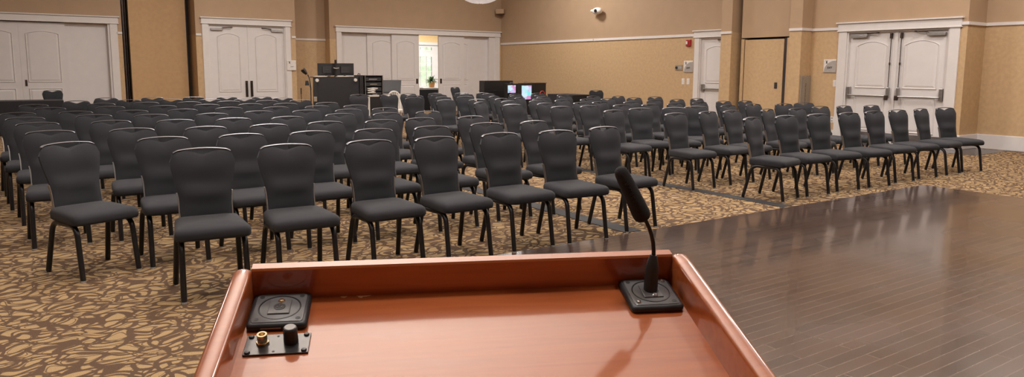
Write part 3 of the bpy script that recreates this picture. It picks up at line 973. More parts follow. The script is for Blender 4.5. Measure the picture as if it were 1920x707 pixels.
for (left, k), qs in sorted(rows.items(), key=lambda a: a[0][1]):
    qs.sort(key=lambda q: -q[0] if left else q[0])
    for i, q in enumerate(qs):
        side = 'left' if left else 'right'
        lab = f'black fabric banquet chair in the {ORD[k]} row {side} of the aisle, {NTH[i]}'
        put_chair(q[0], q[1], q[2], lab, f'banquet chairs {side} of the aisle', k < 3)
p = at_z(100, 171.5, 0.945)
put_chair(p.x + 0.03, p.y + 1.2, 0.05, 'black banquet chair standing behind the long black skirted table', 'chairs along the walls', False)
p = at_z(852, 163, 0.945)
put_chair(p.x, p.y, 0.35, 'black banquet chair alone in front of the white folding panels', 'chairs along the walls', False)
p = at_z(1117, 168.8, 0.945)
put_chair(p.x, p.y, -0.25, 'black banquet chair at the end of the black table along the tan wall', 'chairs along the walls', False)

# black floor strips either side of the aisle
for x0, x1, lab in ((4.63, 4.83, 'black strip on the carpet along the left edge of the aisle'), (6.97, 7.14, 'black strip on the carpet along the right edge of the aisle')):
    b = MB(); b.box(x0, x1, 4.9, 14.5, 0.0, 0.006)
    tag(b.build('floor_strip', 'blackstrip', bevel=0.003), lab, 'floor strip')

# ------------------------------------------------------------------ lectern
TH = 0.262535
ang = math.atan2(-0.42933188, 0.9031468)
q0 = Vector((0.2392961, 1.03207704, 1.2285506))
lec = thing('lectern', 'cherry wood lectern with raised rails in the foreground', 'lectern', (q0.x, q0.y, 0), ang)
cs, sn = math.cos(TH), math.sin(TH)
def lp(x, s, n):
    """x across, s up the slope, n out of the top"""
    return (x, s * cs - n * sn, q0.z + s * sn + n * cs)


def lbox(mb, x0, x1, s0, s1, n0, n1):
    v = [lp(x, s, n) for n in (n0, n1) for s in (s0, s1) for x in (x0, x1)]
    return mb.add(v, [(0, 2, 3, 1), (4, 5, 7, 6), (0, 1, 5, 4), (1, 3, 7, 5), (3, 2, 6, 7), (2, 0, 4, 6)])


W = 0.66
b = MB(); lbox(b, 0.024, W - 0.024, -0.50, -0.004, -0.072, -0.05); b.build('reading_top', 'wood', lec)
for x0, x1 in ((0.0, 0.0245), (W - 0.0245, W)):
    b = MB(); rings = []
    r = (x1 - x0) / 2; xc = (x0 + x1) / 2
    for s in (-0.50, -0.49, -0.03, -0.005, 0.003, 0.0075, 0.0095):
        k = 0 if s < -0.004 else (s + 0.004) / 0.0135
        lower = 0.012 * k * k
        ring = [lp(x0, s, -0.075), lp(x0, s, -r * .6 - lower)] + [lp(xc - r * math.cos(PI * j / 8), s, -r * .6 - lower + r * .6 * math.sin(PI * j / 8)) for j in range(1, 8)] + [lp(x1, s, -r * .6 - lower), lp(x1, s, -0.075)]
        rings.append(ring)
    b.loft(rings); b.build('side_rail', 'wood', lec, angle=0.7)
b = MB(); ring0 = []
for x in (0.0245, W - 0.0245):
    ring0.append([lp(x, -0.004, -0.072), lp(x, -0.004, -0.004), lp(x, -0.002, -0.001), lp(x, 0.012, -0.001), lp(x, 0.015, -0.005), lp(x, 0.015, -0.072)])
b.loft(ring0, smooth=False); b.build('front_ledge', 'wood', lec)
# pedestal: front, sides, shelf and plinth
zt = q0.z - 0.07
def ztop(y): return zt + (y / cs) * sn - 0.012
b = MB(); b.box(0.06, 0.60, -0.03, -0.01, 0.06, ztop(-0.03)); b.build('front_panel', 'wood', lec)
for x0, x1 in ((0.04, 0.06), (0.60, 0.62)):
    b = MB(); y0, y1 = -0.40, -0.01
    v = [(x0, y0, .06), (x1, y0, .06), (x1, y1, .06), (x0, y1, .06), (x0, y0, ztop(y0)), (x1, y0, ztop(y0)), (x1, y1, ztop(y1)), (x0, y1, ztop(y1))]
    b.add(v, [(0, 3, 2, 1), (4, 5, 6, 7), (0, 1, 5, 4), (1, 2, 6, 5), (2, 3, 7, 6), (3, 0, 4, 7)])
    b.build('side_panel', 'wood', lec)
b = MB(); b.box(0.06, 0.60, -0.38, -0.03, 0.62, 0.64); b.build('shelf', 'wood', lec)
b = MB(); b.box(0.01, 0.65, -0.44, 0.02, 0.0, 0.06); b.build('plinth', 'wood', lec, bevel=0.008)
# chipped edge of the veneer under the ledge
b = MB()
for x, w_, d in ((0.148, 0.010, 0.004), (0.176, 0.022, 0.003), (0.172, 0.010, 0.006)):
    v = [lp(x - w_ / 2, -0.0045, -0.0497), lp(x + w_ / 2, -0.0045, -0.0497), lp(x + w_ * .1, -0.0045 - d, -0.0497), lp(x - w_ * .3, -0.0045 - d * .7, -0.0497)]
    b.add(v + [(a[0], a[1], a[2] - 0.001) for a in v], [(0, 1, 2, 3), (7, 6, 5, 4), (0, 4, 5, 1), (1, 5, 6, 2), (2, 6, 7, 3), (3, 7, 4, 0)])
M['chip'] = mat('pale_wood', srgb(226, 176, 130), 0.7)
b.build('veneer_chip', 'chip', lec)

NS = -0.0496                                             # level of the reading top
Rs = Matrix(((1, 0, 0), (0, cs, -sn), (0, sn, cs)))


def on_top(name, label, cat, x, s):
    """a thing standing on the sloping top: its own axes follow the slope"""
    base = lec_m @ Vector(lp(x, s, NS))
    o = thing(name, label, cat, base)
    o.rotation_euler = (TH, 0, ang)
    o.rotation_mode = 'XYZ'
    return o


lec_m = Matrix.Translation((q0.x, q0.y, 0)) @ Matrix.Rotation(ang, 4, 'Z')


def disc(mb, x, y, z0, z1, r, n=16, r2=None):
    return mb.loft([[(x + (r if k == 0 else (r2 or r)) * math.cos(2 * PI * i / n), y + (r if k == 0 else (r2 or r)) * math.sin(2 * PI * i / n), z) for i in range(n)] for k, z in enumerate((z0, z1))])


def shock_mount(t, screws):
    h = 0.039
    b = MB(); rings = []
    for z, ins in ((0.0, 0.002), (0.002, 0.0), (0.007, 0.0), (0.0095, 0.0025), (0.010, 0.004)):
        rings.append([(x, y, z) for x, y in rrect(-h + ins, h - ins, -h + ins, h - ins, 0.008 - ins * .5, 4)])
    for k, (r, z) in enumerate(((0.030, 0.010), (0.0285, 0.006), (0.018, 0.006))):
        pass
    b.loft(rings); b.build('flange', 'rubber', t, angle=0.9)
    g = 0.0335; b = MB()
    b.loft([[(x, y, z) for x, y in rrect(-g + i_, g - i_, -g + i_, g - i_, 0.006, 4)] for z, i_ in ((0.0095, 0), (0.0105, 0), (0.0110, 0.0006))])
    b.build('face_plate', 'satin', t, angle=0.6)
    b = MB(); rr = []
    n = 36
    for r, z in ((0.0285, 0.0108), (0.0282, 0.0116), (0.0268, 0.0116), (0.0262, 0.0108)):
        rr.append([(r * math.cos(2 * PI * i / n), r * math.sin(2 * PI * i / n), z) for i in range(n)])
    b.loft(rr, False, False); b.build('ring_groove', 'black', t)
    b = MB(); b.box(-0.0145, 0.0145, -0.0165, 0.0165, 0.0105, 0.0130); b.build('centre_plate', 'satin', t, bevel=0.001)
    for x, y in ((-1, -1), (1, -1), (1, 1), (-1, 1)):
        b = MB()
        if (x, y) in screws:
            b.lathe([(0.0036, 0.0108), (0.0036, 0.0118), (0.0026, 0.0132), (0.0008, 0.0136)], 14, x * 0.0268, y * 0.0268); b.build('screw', 'chrome', t)
        else:
            disc(b, x * 0.0268, y * 0.0268, 0.0109, 0.0113, 0.0032); b.build('screw_hole', 'ink', t)


t = on_top('microphone_mount', 'empty black square microphone mount at the upper left of the lectern top', 'mount', 0.0655, -0.0435)
shock_mount(t, ())
b = MB(); disc(b, 0, -0.001, 0.012, 0.0135, 0.0078, 20)
b.build('socket_ring', 'black', t)
b = MB()
for x, y in ((-0.0028, -0.0015), (0.0028, -0.0015), (0, 0.0022)): disc(b, x, y - 0.001, 0.0134, 0.0141, 0.0011, 8)
b.build('socket_pin', 'chrome', t)
b = MB(); b.lathe([(0.0046, 0.0124), (0.0046, 0.0136), (0.0034, 0.0152), (0.001, 0.0156)], 16, 0.001, 0.0128); b.build('latch_screw', 'brass', t)
b = MB(); b.box(-0.020, 0.006, -0.0394, -0.0388, 0.0035, 0.0052); b.box(0.009, 0.023, -0.0394, -0.0388, 0.0035, 0.0052); b.build('maker_mark', 'inkwhite', t)

t = on_top('control_plate', 'small black plate with a brass jack and a knob on the lectern', 'plate', 0.0715, -0.1135)
b = MB(); b.box(-0.040, 0.040, -0.021, 0.021, 0, 0.0022); pl = b.build('plate', 'rubber', t, bevel=0.0006)
M['gloss'] = mat('black_gloss', srgb(50, 48, 49), 0.2, noise=0.05)
pl.data.materials[0] = M['gloss']
for x, y in ((-1, -1), (1, -1), (1, 1), (-1, 1)):
    b = MB(); b.lathe([(0.0036, 0.0022), (0.0036, 0.003), (0.0026, 0.0044), (0.0005, 0.0046)], 12, x * 0.0345, y * 0.0165); b.build('screw', 'black', t)
b = MB(); disc(b, -0.001, 0.016, 0.0021, 0.0025, 0.0016, 8); disc(b, -0.003, -0.016, 0.0021, 0.0025, 0.0016, 8); b.build('screw_hole', 'ink', t)
b = MB(); disc(b, -0.0185, 0.002, 0.0022, 0.0052, 0.0082, 6); b.lathe([(0.0062, 0.005), (0.0062, 0.0085), (0.0056, 0.0085), (0.0056, 0.0095), (0.0064, 0.0095), (0.0064, 0.0165), (0.0040, 0.0165), (0.0036, 0.012)], 20, -0.0185, 0.002)
b.build('jack', 'brass', t, angle=0.5)
b = MB(); b.lathe([(0.0092, 0.0022), (0.0092, 0.008), (0.0089, 0.010), (0.0089, 0.0225), (0.0076, 0.0242), (0.001, 0.0244)], 24, 0.0165, 0.003)
kn = b.build('knob', 'black', t, angle=0.5)
b = MB(); disc(b, 0.0165, 0.003, 0.0243, 0.0249, 0.0066, 20); b.build('knob_cap', 'signgrey', kn)

t = on_top('gooseneck_microphone', 'black gooseneck microphone on a square mount at the upper right of the lectern', 'microphone', 0.592, -0.0435)
shock_mount(t, ((-1, -1), (1, 1)))
b = MB(); b.lathe([(0.0042, 0.0125), (0.0042, 0.0138), (0.0028, 0.0152), (0.0005, 0.0154)], 14, 0.002, -0.0125); b.build('screw', 'steel', t)
# stem in world space, then into the thing's own axes
bpy.context.view_layer.update()
inv = (Matrix.Translation(t.location) @ t.rotation_euler.to_matrix().to_4x4()).inverted()
basew = Vector(t.location); db = (basew - EYE).dot(FW)
def mic(u, v, lean=0.22):
    d = ray(u, v); h_ = (556 - v) / CAM_F * db
    return inv @ (EYE + d * ((db - lean * h_) / d.dot(FW)))


foot = mic(1219, 552)
b = MB()
b.tube([mic(1219, 556), mic(1219, 550), mic(1220.5, 530), mic(1223, 500), mic(1224, 490), mic(1225, 481), mic(1225.4, 478)], [0.0092, 0.0102, 0.0104, 0.0094, 0.0078, 0.0058, 0.0048], 18)
b.build('boot', 'rubber', t, angle=1.0)
b = MB(); b.tube([mic(1225.4, 482), mic(1225.6, 470), mic(1224.5, 455), mic(1221.5, 440), mic(1217, 427), mic(1211, 414), mic(1206, 404)], 0.0030, 12); b.build('gooseneck', 'black', t)
p0, p1 = mic(1208.5, 414), mic(1160, 313)
b = MB()
pr_ = [(0, .0045), (.03, .0095), (.07, .0122), (.14, .0131), (.4, .0123), (.7, .0112), (.88, .0102), (.95, .0085), (.985, .005), (1, .001)]
b.tube([p0.lerp(p1, a) for a, r in pr_], [r for a, r in pr_], 24)
fo = b.build('foam_windscreen', 'rubber', t, angle=1.2)
M['foam'] = mat('foam', srgb(30, 27, 29), 0.95, noise=0.25, nscale=900, bump=0.4, bscale=1400)
fo.data.materials[0] = M['foam']
# faint lettering along the windscreen, facing the speaker
ax = (p1 - p0).normalized()
eye_l = inv @ EYE
mid = p0.lerp(p1, 0.50)
nrm = (eye_l - mid); nrm = (nrm - ax * nrm.dot(ax)).normalized()
yv = nrm.cross(ax)
tx = text('SENNHEISER', 0.0082, 'inkfaint', fo, (0, 0, 0), extrude=0.0004, space=0.98)
R3 = Matrix((ax, yv, nrm)).transposed()
tx.matrix_local = Matrix.Translation(mid + nrm * 0.0124) @ R3.to_4x4()

# ------------------------------------------------------------------ tables with black skirts
def skirted(name, label, x0, x1, y0, y1, h, rz=0.0, folds=0.09):
    t = thing(name, label, 'table', ((x0 + x1) / 2, (y0 + y1) / 2, 0), rz)
    a, c = (x1 - x0) / 2, (y1 - y0) / 2
    b = MB(); b.box(-a + .05, a - .05, -c + .05, c - .05, h - 0.04, h - 0.012); b.build('table_top', 'woodtable', t)
    # cloth: outline with folds
    out = []
    n = max(8, int(2 * a / folds) * 2); k = max(6, int(2 * c / folds) * 2)
    for i in range(n): out.append((-a + 2 * a * i / n, -c))
    for i in range(k): out.append((a, -c + 2 * c * i / k))
    for i in range(n): out.append((a - 2 * a * i / n, c))
    for i in range(k): out.append((-a, c - 2 * c * i / k))
    b = MB(); rings = []
    for z, f in ((0.005, 1.0), (h * .5, 0.8), (h - 0.03, 0.3), (h, 0.0)):
        ring = []
        for i, (x, y) in enumerate(out):
            d = 0.022 * f * (1 if i % 2 else -0.2)
            l = math.hypot(x, y) or 1
            ring.append((x + (d if abs(x) >= a - 1e-6 else 0) * (1 if x > 0 else -1), y + (d if abs(y) >= c - 1e-6 else 0) * (1 if y > 0 else -1), z))
        rings.append(ring)
    b.loft(rings, False, True); b.build('table_skirt', 'blackcloth', t, angle=1.0)
    for sx in (-1, 1):
        for sy in (-1, 1):
            b = MB(); b.cyl((sx * (a - .1), sy * (c - .1), 0), (sx * (a - .1), sy * (c - .1), h - .04), 0.018, 8); b.build('leg', 'steel', t)
    return t


skirted('skirted_table', 'long black skirted table in front of the white sliding panels', -2.6, 1.0, 19.25, 20.0, 0.75)
skirted('skirted_table', 'long black skirted table along the tan wall behind the chairs', 13.6, 14.35, 16.8, 18.0, 0.75)

# ------------------------------------------------------------------ control desk at the back
YA = 18.0
def P_(u, v, Y=YA): return at_y(u, v, Y)
a, c = P_(586, 146), P_(673, 148)
x0, x1, zt_ = at_y(586, 146, YA + .36).x, c.x, a.z
t = thing('control_desk', 'tall black draped control desk with white clips at the back', 'desk', ((x0 + x1) / 2, YA + 0.18, 0))
wd = (x1 - x0) / 2
b = MB(); rings = []
out = rrect(-wd, wd, -0.18, 0.18, 0.03, 3)
for z, k in ((0.0, 0.015), (0.5, 0.008), (zt_ - .02, 0.0), (zt_, -0.005)):
    rings.append([(x * (1 + k / wd), y * (1 + k / .18), z) for x, y in out])
b.loft(rings); b.build('drape', 'blackcloth', t, angle=0.8)
b = MB(); b.box(-wd - .01, wd + .01, -0.17, 0.35, zt_, zt_ + 0.025); b.build('desk_top', 'black', t, bevel=0.004)
for u, v in ((594, 150.5), (666, 150)):
    q = P_(u, v)
    b = MB(); xx = q.x - (x0 + x1) / 2
    b.cyl((xx, -0.185, q.z), (xx, -0.215, q.z), 0.042, 16); b.build('clip', 'signwhite', t)
b = MB(); q = P_(591, 186); b.box(q.x - (x0 + x1) / 2 - .04, q.x - (x0 + x1) / 2 + .04, -0.205, -0.19, q.z - .06, q.z + .06); b.build('handle_dish', 'greymetal', t, bevel=0.01)
# two monitors seen from behind, on one pole
ma, mc = P_(595.5, 118.5), P_(664, 143)
xm = (ma.x + mc.x) / 2
for s, u0, u1, lab in ((-1, 595.5, 628.5, 'black flat monitor seen from behind on the control desk, nearer the sign'), (1, 629.5, 664, 'black flat monitor seen from behind on the control desk, nearer the equipment rack')):
    q0_, q1_ = P_(u0, 118.5, YA + .28), P_(u1, 143, YA + .28)
    t = thing('monitor', lab, 'monitor', ((q0_.x + q1_.x) / 2, YA + 0.3, zt_ + 0.025), 0, 'monitors on the control desk')
    w_ = (q1_.x - q0_.x) / 2 - 0.003; h0 = 0.03; h1 = q0_.z - zt_ - 0.025
    b = MB(); b.box(-w_, w_, -0.02, 0.02, h0, h1); b.build('monitor_back', 'black', t, bevel=0.006)
    b = MB(); b.box(-w_ + .02, w_ - .02, 0.02, 0.023, h0 + .02, h1 - .02); b.build('screen', 'ink', t)
    b = MB(); b.box(-w_ * .5, w_ * .5, -0.045, -0.02, h0 + .06, h1 - .08); b.box(-w_ * .2, w_ * .2, -0.05, -0.045, h0 + .12, h0 + .15); b.build('rear_housing', 'rubber', t, bevel=0.008)
    b = MB(); b.cyl((0, 0.0, 0), (0, 0.0, h0 + .02), 0.03, 12); b.cyl((0, 0, 0), (0, 0, .012), 0.09, 20); b.build('stand', 'black', t)
qt = P_(629, 112)
t = thing('camera_mast', 'short black mast between the two monitors', 'mast', (P_(629.5, 130, YA + .19).x, YA + 0.19, zt_ + 0.025))
b = MB(); b.cyl((0, 0, 0), (0, 0, qt.z - zt_ - .025), 0.028, 12); b.cyl((0, 0, 0), (0, 0, .02), 0.045, 16); b.build('mast_pole', 'black', t)
b = MB(); zz = P_(629, 127).z - zt_ - .025; b.tube([(-.07, -.03, zz - .005), (0, -.045, zz - .02), (.07, -.03, zz - .005)], 0.012, 8); b.build('mast_clamp', 'steel', t)
# papers on the desk
for i, (u, v, lab) in enumerate(((603, 144.5, 'white papers lying on the control desk nearer the sign'), (645, 144.5, 'white papers lying on the control desk nearer the rack'))):
    q = P_(u, v); b = MB()
    for k in range(3): b.box(q.x - .18 + k * .03, q.x + .14 + k * .02, YA + .02 + k * .008, YA + .12 + k * .008, zt_ + 0.025 + k * .008, zt_ + .031 + k * .008)
    tag(b.build('paper_stack', 'paper'), lab, 'papers')
# gooseneck lamp left of the desk
t = thing('desk_lamp', 'black gooseneck lamp clamped at the end of the control desk', 'lamp', (at_y(582.5, 160, YA + .2).x, YA + 0.2, 0))
xl = at_y(582.5, 160, YA + .2).x
def Lq(u, v): q = P_(u, v, YA + .2); return (q.x - xl, 0, q.z)
b = MB(); b.tube([(0, 0, 0.0), (0, 0, P_(583, 165).z), Lq(580, 147), Lq(577, 140)], 0.013, 8); b.cyl((-.02, 0, 0), (-.02, 0, .03), .05, 16); b.build('lamp_stand', 'black', t)
b = MB(); qa, qb = Vector(Lq(567, 130)), Vector(Lq(575, 139)); b.tube([qa + Vector((0, 0, .0)), qa.lerp(qb, .5), qb], [0.06, 0.055, 0.03], 4); b.build('lamp_head', 'black', t)
b = MB(); q = Lq(575, 155); b.tube([(q[0] - .0, -.02, q[2] + .05), (q[0], -.02, q[2] - .07)], [0.035, 0.05], 10); b.build('lamp_counterweight', 'black', t)
b = MB(); b.tube([Lq(578, 142), Lq(580.5, 152), Lq(581, 163)], 0.012, 6); b.build('lamp_cable', 'steel', t)
# antenna stand
qa = at_y(564.5, 165, 17.4)
t = thing('microphone_stand', 'thin black microphone stand left of the control desk', 'stand', (qa.x, 17.4, 0))
b = MB(); b.cyl((0, 0, 0), (0, 0, qa.z - .12), 0.009, 8); b.build('stand_pole', 'black', t)
b = MB(); b.cyl((0, 0, qa.z - .14), (0, 0, qa.z), 0.014, 8); b.build('stand_tip', 'black', t)
b = MB(); b.cyl((0, 0, 0), (0, 0, .03), .13, 20); b.build('stand_base', 'black', t)
# open equipment rack
a, c = P_(684, 141.5), P_(717.5, 141.5)
xc_, w_, h1 = (a.x + c.x) / 2, (c.x - a.x) / 2, a.z
t = thing('equipment_rack', 'black open equipment rack with silver edges beside the desk', 'rack', (xc_, YA + 0.3, 0))
b = MB(); b.box(-w_, -w_ + .025, -.3, .15, 0.08, h1 - .02); b.box(w_ - .025, w_, -.3, .15, 0.08, h1 - .02); b.box(-w_ + .025, w_ - .025, .12, .149, 0.08, h1 - .02); b.box(-w_, w_, -.3, .15, 0.0, .08); b.box(-w_, w_, -.3, .15, h1 - .02, h1); b.build('rack_case', 'black', t)
b = MB()
for x in (-w_ - .004, w_ - .012): b.box(x, x + .016, -.312, -.296, 0.05, h1 + .004)
b.build('edge_profile', 'steel', t)
for k in range(5):
    z = h1 - .10 - k * .13
    b = MB(); b.box(-w_ + .03, w_ - .03, -.27, .1, z - .05, z + .05); rk = b.build('rack_unit', 'rubber', t, bevel=0.004)
    b = MB(); b.box(-w_ * .5 + .03 * k, w_ * .4, -.275, -.27, z - .01, z + .012); b.build('display_strip', 'inkwhite' if k != 1 else 'greymetal', rk)
for k, (v, lab) in enumerate(((166.5, 'topmost white bundle of cables and papers in the rack'), (170, 'middle white bundle of papers in the rack'), (174, 'lowest white bundle of papers in the rack'))):
    q = P_(697, v)
    b = MB(); b.tube([(xc_ - w_ * .75, YA - .02, q.z), (xc_ - w_ * .2, YA - .05, q.z + .015), (xc_ + w_ * (.1 + .25 * (k == 0)), YA - .03, q.z + .01)], [0.012, 0.03 if k else .018, 0.012], 8)
    tag(b.build('paper_bundle', 'paper'), lab, 'papers')
# slim black case between desk and rack
a, c = P_(674.5, 141), P_(682, 141)
t = thing('slim_case', 'slim upright black case between the desk and the rack', 'case', ((a.x + c.x) / 2, YA + .3, 0))
b = MB(); w_ = (c.x - a.x) / 2; b.box(-w_, w_, -.28, .1, 0.04, a.z); b.build('case_body', 'black', t, bevel=0.008)
b = MB(); b.tube([(-w_ * .5, -.1, a.z), (-w_ * .2, -.1, a.z + .04), (w_ * .6, -.1, a.z + .03), (w_ * .6, -.1, a.z)], 0.012, 8); b.build('case_handle', 'black', t)
b = MB()
for sx in (-1, 1): b.box(sx * w_ * .6 - .02, sx * w_ * .6 + .02, -.2, .06, 0, 0.04)
b.build('case_foot', 'rubber', t)
# black front box with a pale edge below the rack
a, c = at_y(692, 180, 17.2), at_y(722, 181, 17.2)
t = thing('road_case', 'low black road case with a pale edge in front of the rack', 'case', ((a.x + c.x) / 2, 17.45, 0))
w_ = (c.x - a.x) / 2; b = MB(); b.box(-w_, w_, -.22, .22, 0.0, a.z); b.build('case_body', 'black', t)
b = MB(); b.box(-w_ - .01, -w_ + .03, -.23, -.2, 0, a.z); b.box(-w_ - .01, w_ * .3, -.23, -.2, a.z - .02, a.z + .02); b.build('edge_profile', 'paper', t)
# tilted monitor on a stand
a, c, e = P_(720, 149.5), P_(757, 151), P_(751, 176)
t = thing('floor_monitor', 'black tilted flat screen on a stand right of the rack', 'monitor', ((a.x + c.x) / 2, YA + .1, 0), -0.12)
w_ = (c.x - a.x) / 2; h0, h1 = e.z, (a.z + c.z) / 2
b = MB(); v = [(-w_, 0, h0), (w_ * .78, 0, h0), (w_, .1, h1), (-w_ * 1.0, .1, h1)]
b.add(v + [(x, y + .04, z) for x, y, z in v], [(0, 1, 2, 3), (7, 6, 5, 4), (0, 4, 5, 1), (1, 5, 6, 2), (2, 6, 7, 3), (3, 7, 4, 0)]); b.build('screen_panel', 'black', t)
b = MB(); b.box(-w_ + .03, w_ * .74, -.004 + .01, .012, h0 + .03, h0 + .05); b.build('bezel_strip', 'rubber', t)
b = MB(); b.cyl((0, .09, 0), (0, .09, h0 + .1), .025, 10); b.cyl((0, .09, 0), (0, .09, .025), .22, 24); b.build('stand', 'black', t)
# white hooped chair back in front of it
a, c, e = P_(730, 182, 17.6), P_(748, 182, 17.6), P_(739, 171.5, 17.6)
t = thing('hooped_chair', 'white plastic chair with a hooped back behind the black chairs', 'chair', ((a.x + c.x) / 2, 17.3, 0), 0)
w_ = (c.x - a.x) / 2 + .03; z1 = e.z
b = MB()
pts = [(-w_, .28, .42), (-w_, .3, z1 - w_)] + [(-w_ * math.cos(PI * k / 10), .31, z1 - w_ + w_ * math.sin(PI * k / 10)) for k in range(1, 10)] + [(w_, .3, z1 - w_), (w_, .28, .42)]
b.tube(pts, 0.022, 8); b.build('back_hoop', 'paper', t)
b = MB()
for k in range(-2, 3): b.cyl((k * w_ * .35, .28, .43), (k * w_ * .35, .305, z1 - w_ + math.sqrt(max(0, 1 - (k * .35) ** 2)) * w_), .014, 6)
b.build('back_spindle', 'paper', t)
b = MB(); b.loft([[(x, y, z) for x, y in rrect(-w_ - .02, w_ + .02, -.15, .3, .05)] for z in (.41, .44)]); b.build('seat', 'paper', t)
for sx in (-1, 1):
    for y in (-.12, .26):
        b = MB(); b.cyl((sx * w_, y, .42), (sx * (w_ + .02), y + (.04 if y > 0 else -.03), 0), .018, 8); b.build('leg', 'paper', t)

# ------------------------------------------------------------------ cases and lit screens by the right wall
YC = 19.2
a, c = at_y(908, 151.5, YC), at_y(962, 152.5, YC)
t = thing('flight_case', 'large black flight case in front of the white folding panels', 'case', ((a.x + c.x) / 2, YC + .3, 0))
w_ = (c.x - a.x) / 2; h_ = a.z
b = MB(); b.box(-w_, w_, -.3, .0, 0.1, h_); b.build('case_body', 'black', t, bevel=0.012)
b = MB(); b.box(-w_ - .006, w_ + .006, -.306, .006, h_ * .72, h_ * .74); b.build('case_seam', 'rubber', t)
for sx in (-1, 1):
    b = MB(); b.cyl((sx * w_ * .8 - .02, -.22, .05), (sx * w_ * .8 + .02, -.22, .05), .05, 14); b.box(sx * w_ * .8 - .03, sx * w_ * .8 + .03, -.25, -.19, .08, .1); b.build('caster', 'rubber', t)
for (u0, u1, v0, Y, s4, mt_, lab) in ((951, 974.5, 157, 18.5, (951.5, 160, 966, 174), 'screen', 'black equipment case with a small lit screen beside the flight case'),
                                     (977, 1000, 156, 17.9, (977.5, 160.5, 995.5, 186), 'screen2', 'black equipment case with a tall lit screen')):
    a, c = at_y(u0, v0, Y), at_y(u1, v0, Y)
    t = thing('screen_case', lab, 'equipment case', ((a.x + c.x) / 2, Y + .25, 0))
    w_ = (c.x - a.x) / 2; h_ = a.z
    b = MB(); b.box(-w_, w_, -.25, -.07, 0, h_); b.build('case_body', 'black', t, bevel=0.01)
    q, r = at_y(s4[0], s4[1], Y), at_y(s4[2], s4[3], Y)
    cx_ = (a.x + c.x) / 2
    b = MB(); b.box(q.x - cx_ - .02, r.x - cx_ + .02, -.27, -.25, r.z - .02, q.z + .02); sf = b.build('screen_frame', 'rubber', t)
    b = MB(); b.box(q.x - cx_, r.x - cx_, -.274, -.27, r.z, q.z); b.build('screen', mt_, sf)
    b = MB(); b.tube([(-.06, -.16, h_), (-.06, -.16, h_ + .03), (.06, -.16, h_ + .03), (.06, -.16, h_)], .01, 6); b.build('handle', 'steel', t)
Y = 18.4
a, c = at_y(1001, 156.5, Y), at_y(1024, 155.5, Y)
t = thing('speaker_case', 'black case with a red curved mark against the tan wall', 'case', ((a.x + c.x) / 2, Y + .3, 0))
w_ = (c.x - a.x) / 2; h_ = a.z; cx_ = (a.x + c.x) / 2
b = MB(); b.box(-w_, w_, -.3, .0, 0, h_); b.build('case_body', 'black', t, bevel=0.012)
b = MB(); b.box(-w_ - .01, w_ + .02, -.31, .01, h_, h_ + .015); b.build('case_lid', 'rubber', t)
q = at_y(1016.5, 176, Y); rr_ = .085
b = MB(); b.tube([(q.x - cx_ + rr_ * math.cos(a_), -.305, q.z + rr_ * math.sin(a_)) for a_ in [math.radians(k) for k in range(-10, 201, 15)]], 0.013, 8)
b.tube([(q.x - cx_ - .03, -.305, q.z - .03), (q.x - cx_ + .0, -.305, q.z + .02), (q.x - cx_ + .03, -.305, q.z - .02)], 0.012, 8)
b.build('red_mark', 'redcord', t)

# ------------------------------------------------------------------ bright room behind the open gap
b = MB(); b.box(9.5, 20, YW + .26, 30, -0.08, 0); struct(b.build('floor_lobby', 'woodtable'), 'floor of the bright room beyond the gap')
b = MB(); b.box(9.5, 20, YW + .26, 30, 3.4, 3.5); struct(b.build('ceiling_lobby', 'ceiling'), 'ceiling of the bright room beyond the gap')
b = MB(); b.box(9.4, 9.5, YW + .26, 29.6, 0, 3.4); struct(b.build('wall_lobby', 'lobbywall'), 'wall of the bright room')
b = MB(); b.box(19.9, 20, YW + .26, 29.6, 0, 3.4); struct(b.build('wall_lobby', 'lobbywall'), 'wall of the bright room')
YF = 28.0
A, B_ = at_y(784, 104, YF), at_y(811.5, 160, YF)
T0, T1 = at_y(784, 86.5, YF), at_y(810, 96.5, YF)
wx0, wx1, wz0, wz1 = A.x - 1.0, B_.x, 0.7, A.z
tz0, tz1 = T1.z, T0.z
zc1, zc0 = at_y(800, 79.5, YF).z, at_y(800, 84.5, YF).z
b = MB(); b.box(9.5, wx0, YF, YF + .15, 0, 3.4); b.box(wx1, 20, YF, YF + .15, 0, 3.4); b.box(wx0, wx1, YF, YF + .15, 0, wz0); b.box(wx0, wx1, YF, YF + .15, wz1, tz0); b.box(wx0, wx1, YF, YF + .15, tz1, 3.4)
b.cur = 1
b.box(9.5, wx0, YF - .03, YF, 0, zc0); b.box(wx1, 20, YF - .03, YF, 0, zc0); b.box(wx0, wx1, YF - .03, YF, 0, wz0); b.box(wx0, wx1, YF - .03, YF, wz1, tz0); b.box(wx0, wx1, YF - .03, YF, tz1, zc0)
b.box(9.5, 20, YF - .12, YF, zc0, zc1)
struct(b.build('wall_lobby_far', ['lobbywall', 'white']), 'far wall of the bright room with white panelling')
wn = sroot('window_1', 'white gridded window with a transom in the bright room', ((wx0 + wx1) / 2, YF, 0), 0)
ww = (wx1 - wx0) / 2
b = MB()
for z0, z1, nz in ((wz0, wz1, 4), (tz0, tz1, 1)):
    b.box(-ww, -ww + .05, -.04, .06, z0, z1); b.box(ww - .05, ww, -.04, .06, z0, z1); b.box(-ww + .05, ww - .05, -.04, .06, z0, z0 + .05); b.box(-ww + .05, ww - .05, -.04, .06, z1 - .05, z1)
b.build('window_frame', 'white', wn)
b = MB()
for k in range(1, 6): b.box(-ww + 2 * ww * k / 6 - .012, -ww + 2 * ww * k / 6 + .012, 0, .04, wz0, wz1); b.box(-ww + 2 * ww * k / 6 - .012, -ww + 2 * ww * k / 6 + .012, 0, .04, tz0, tz1)
for k in range(1, 4): b.box(-ww + .05, ww - .05, .002, .038, wz0 + (wz1 - wz0) * k / 4 - .012, wz0 + (wz1 - wz0) * k / 4 + .012)
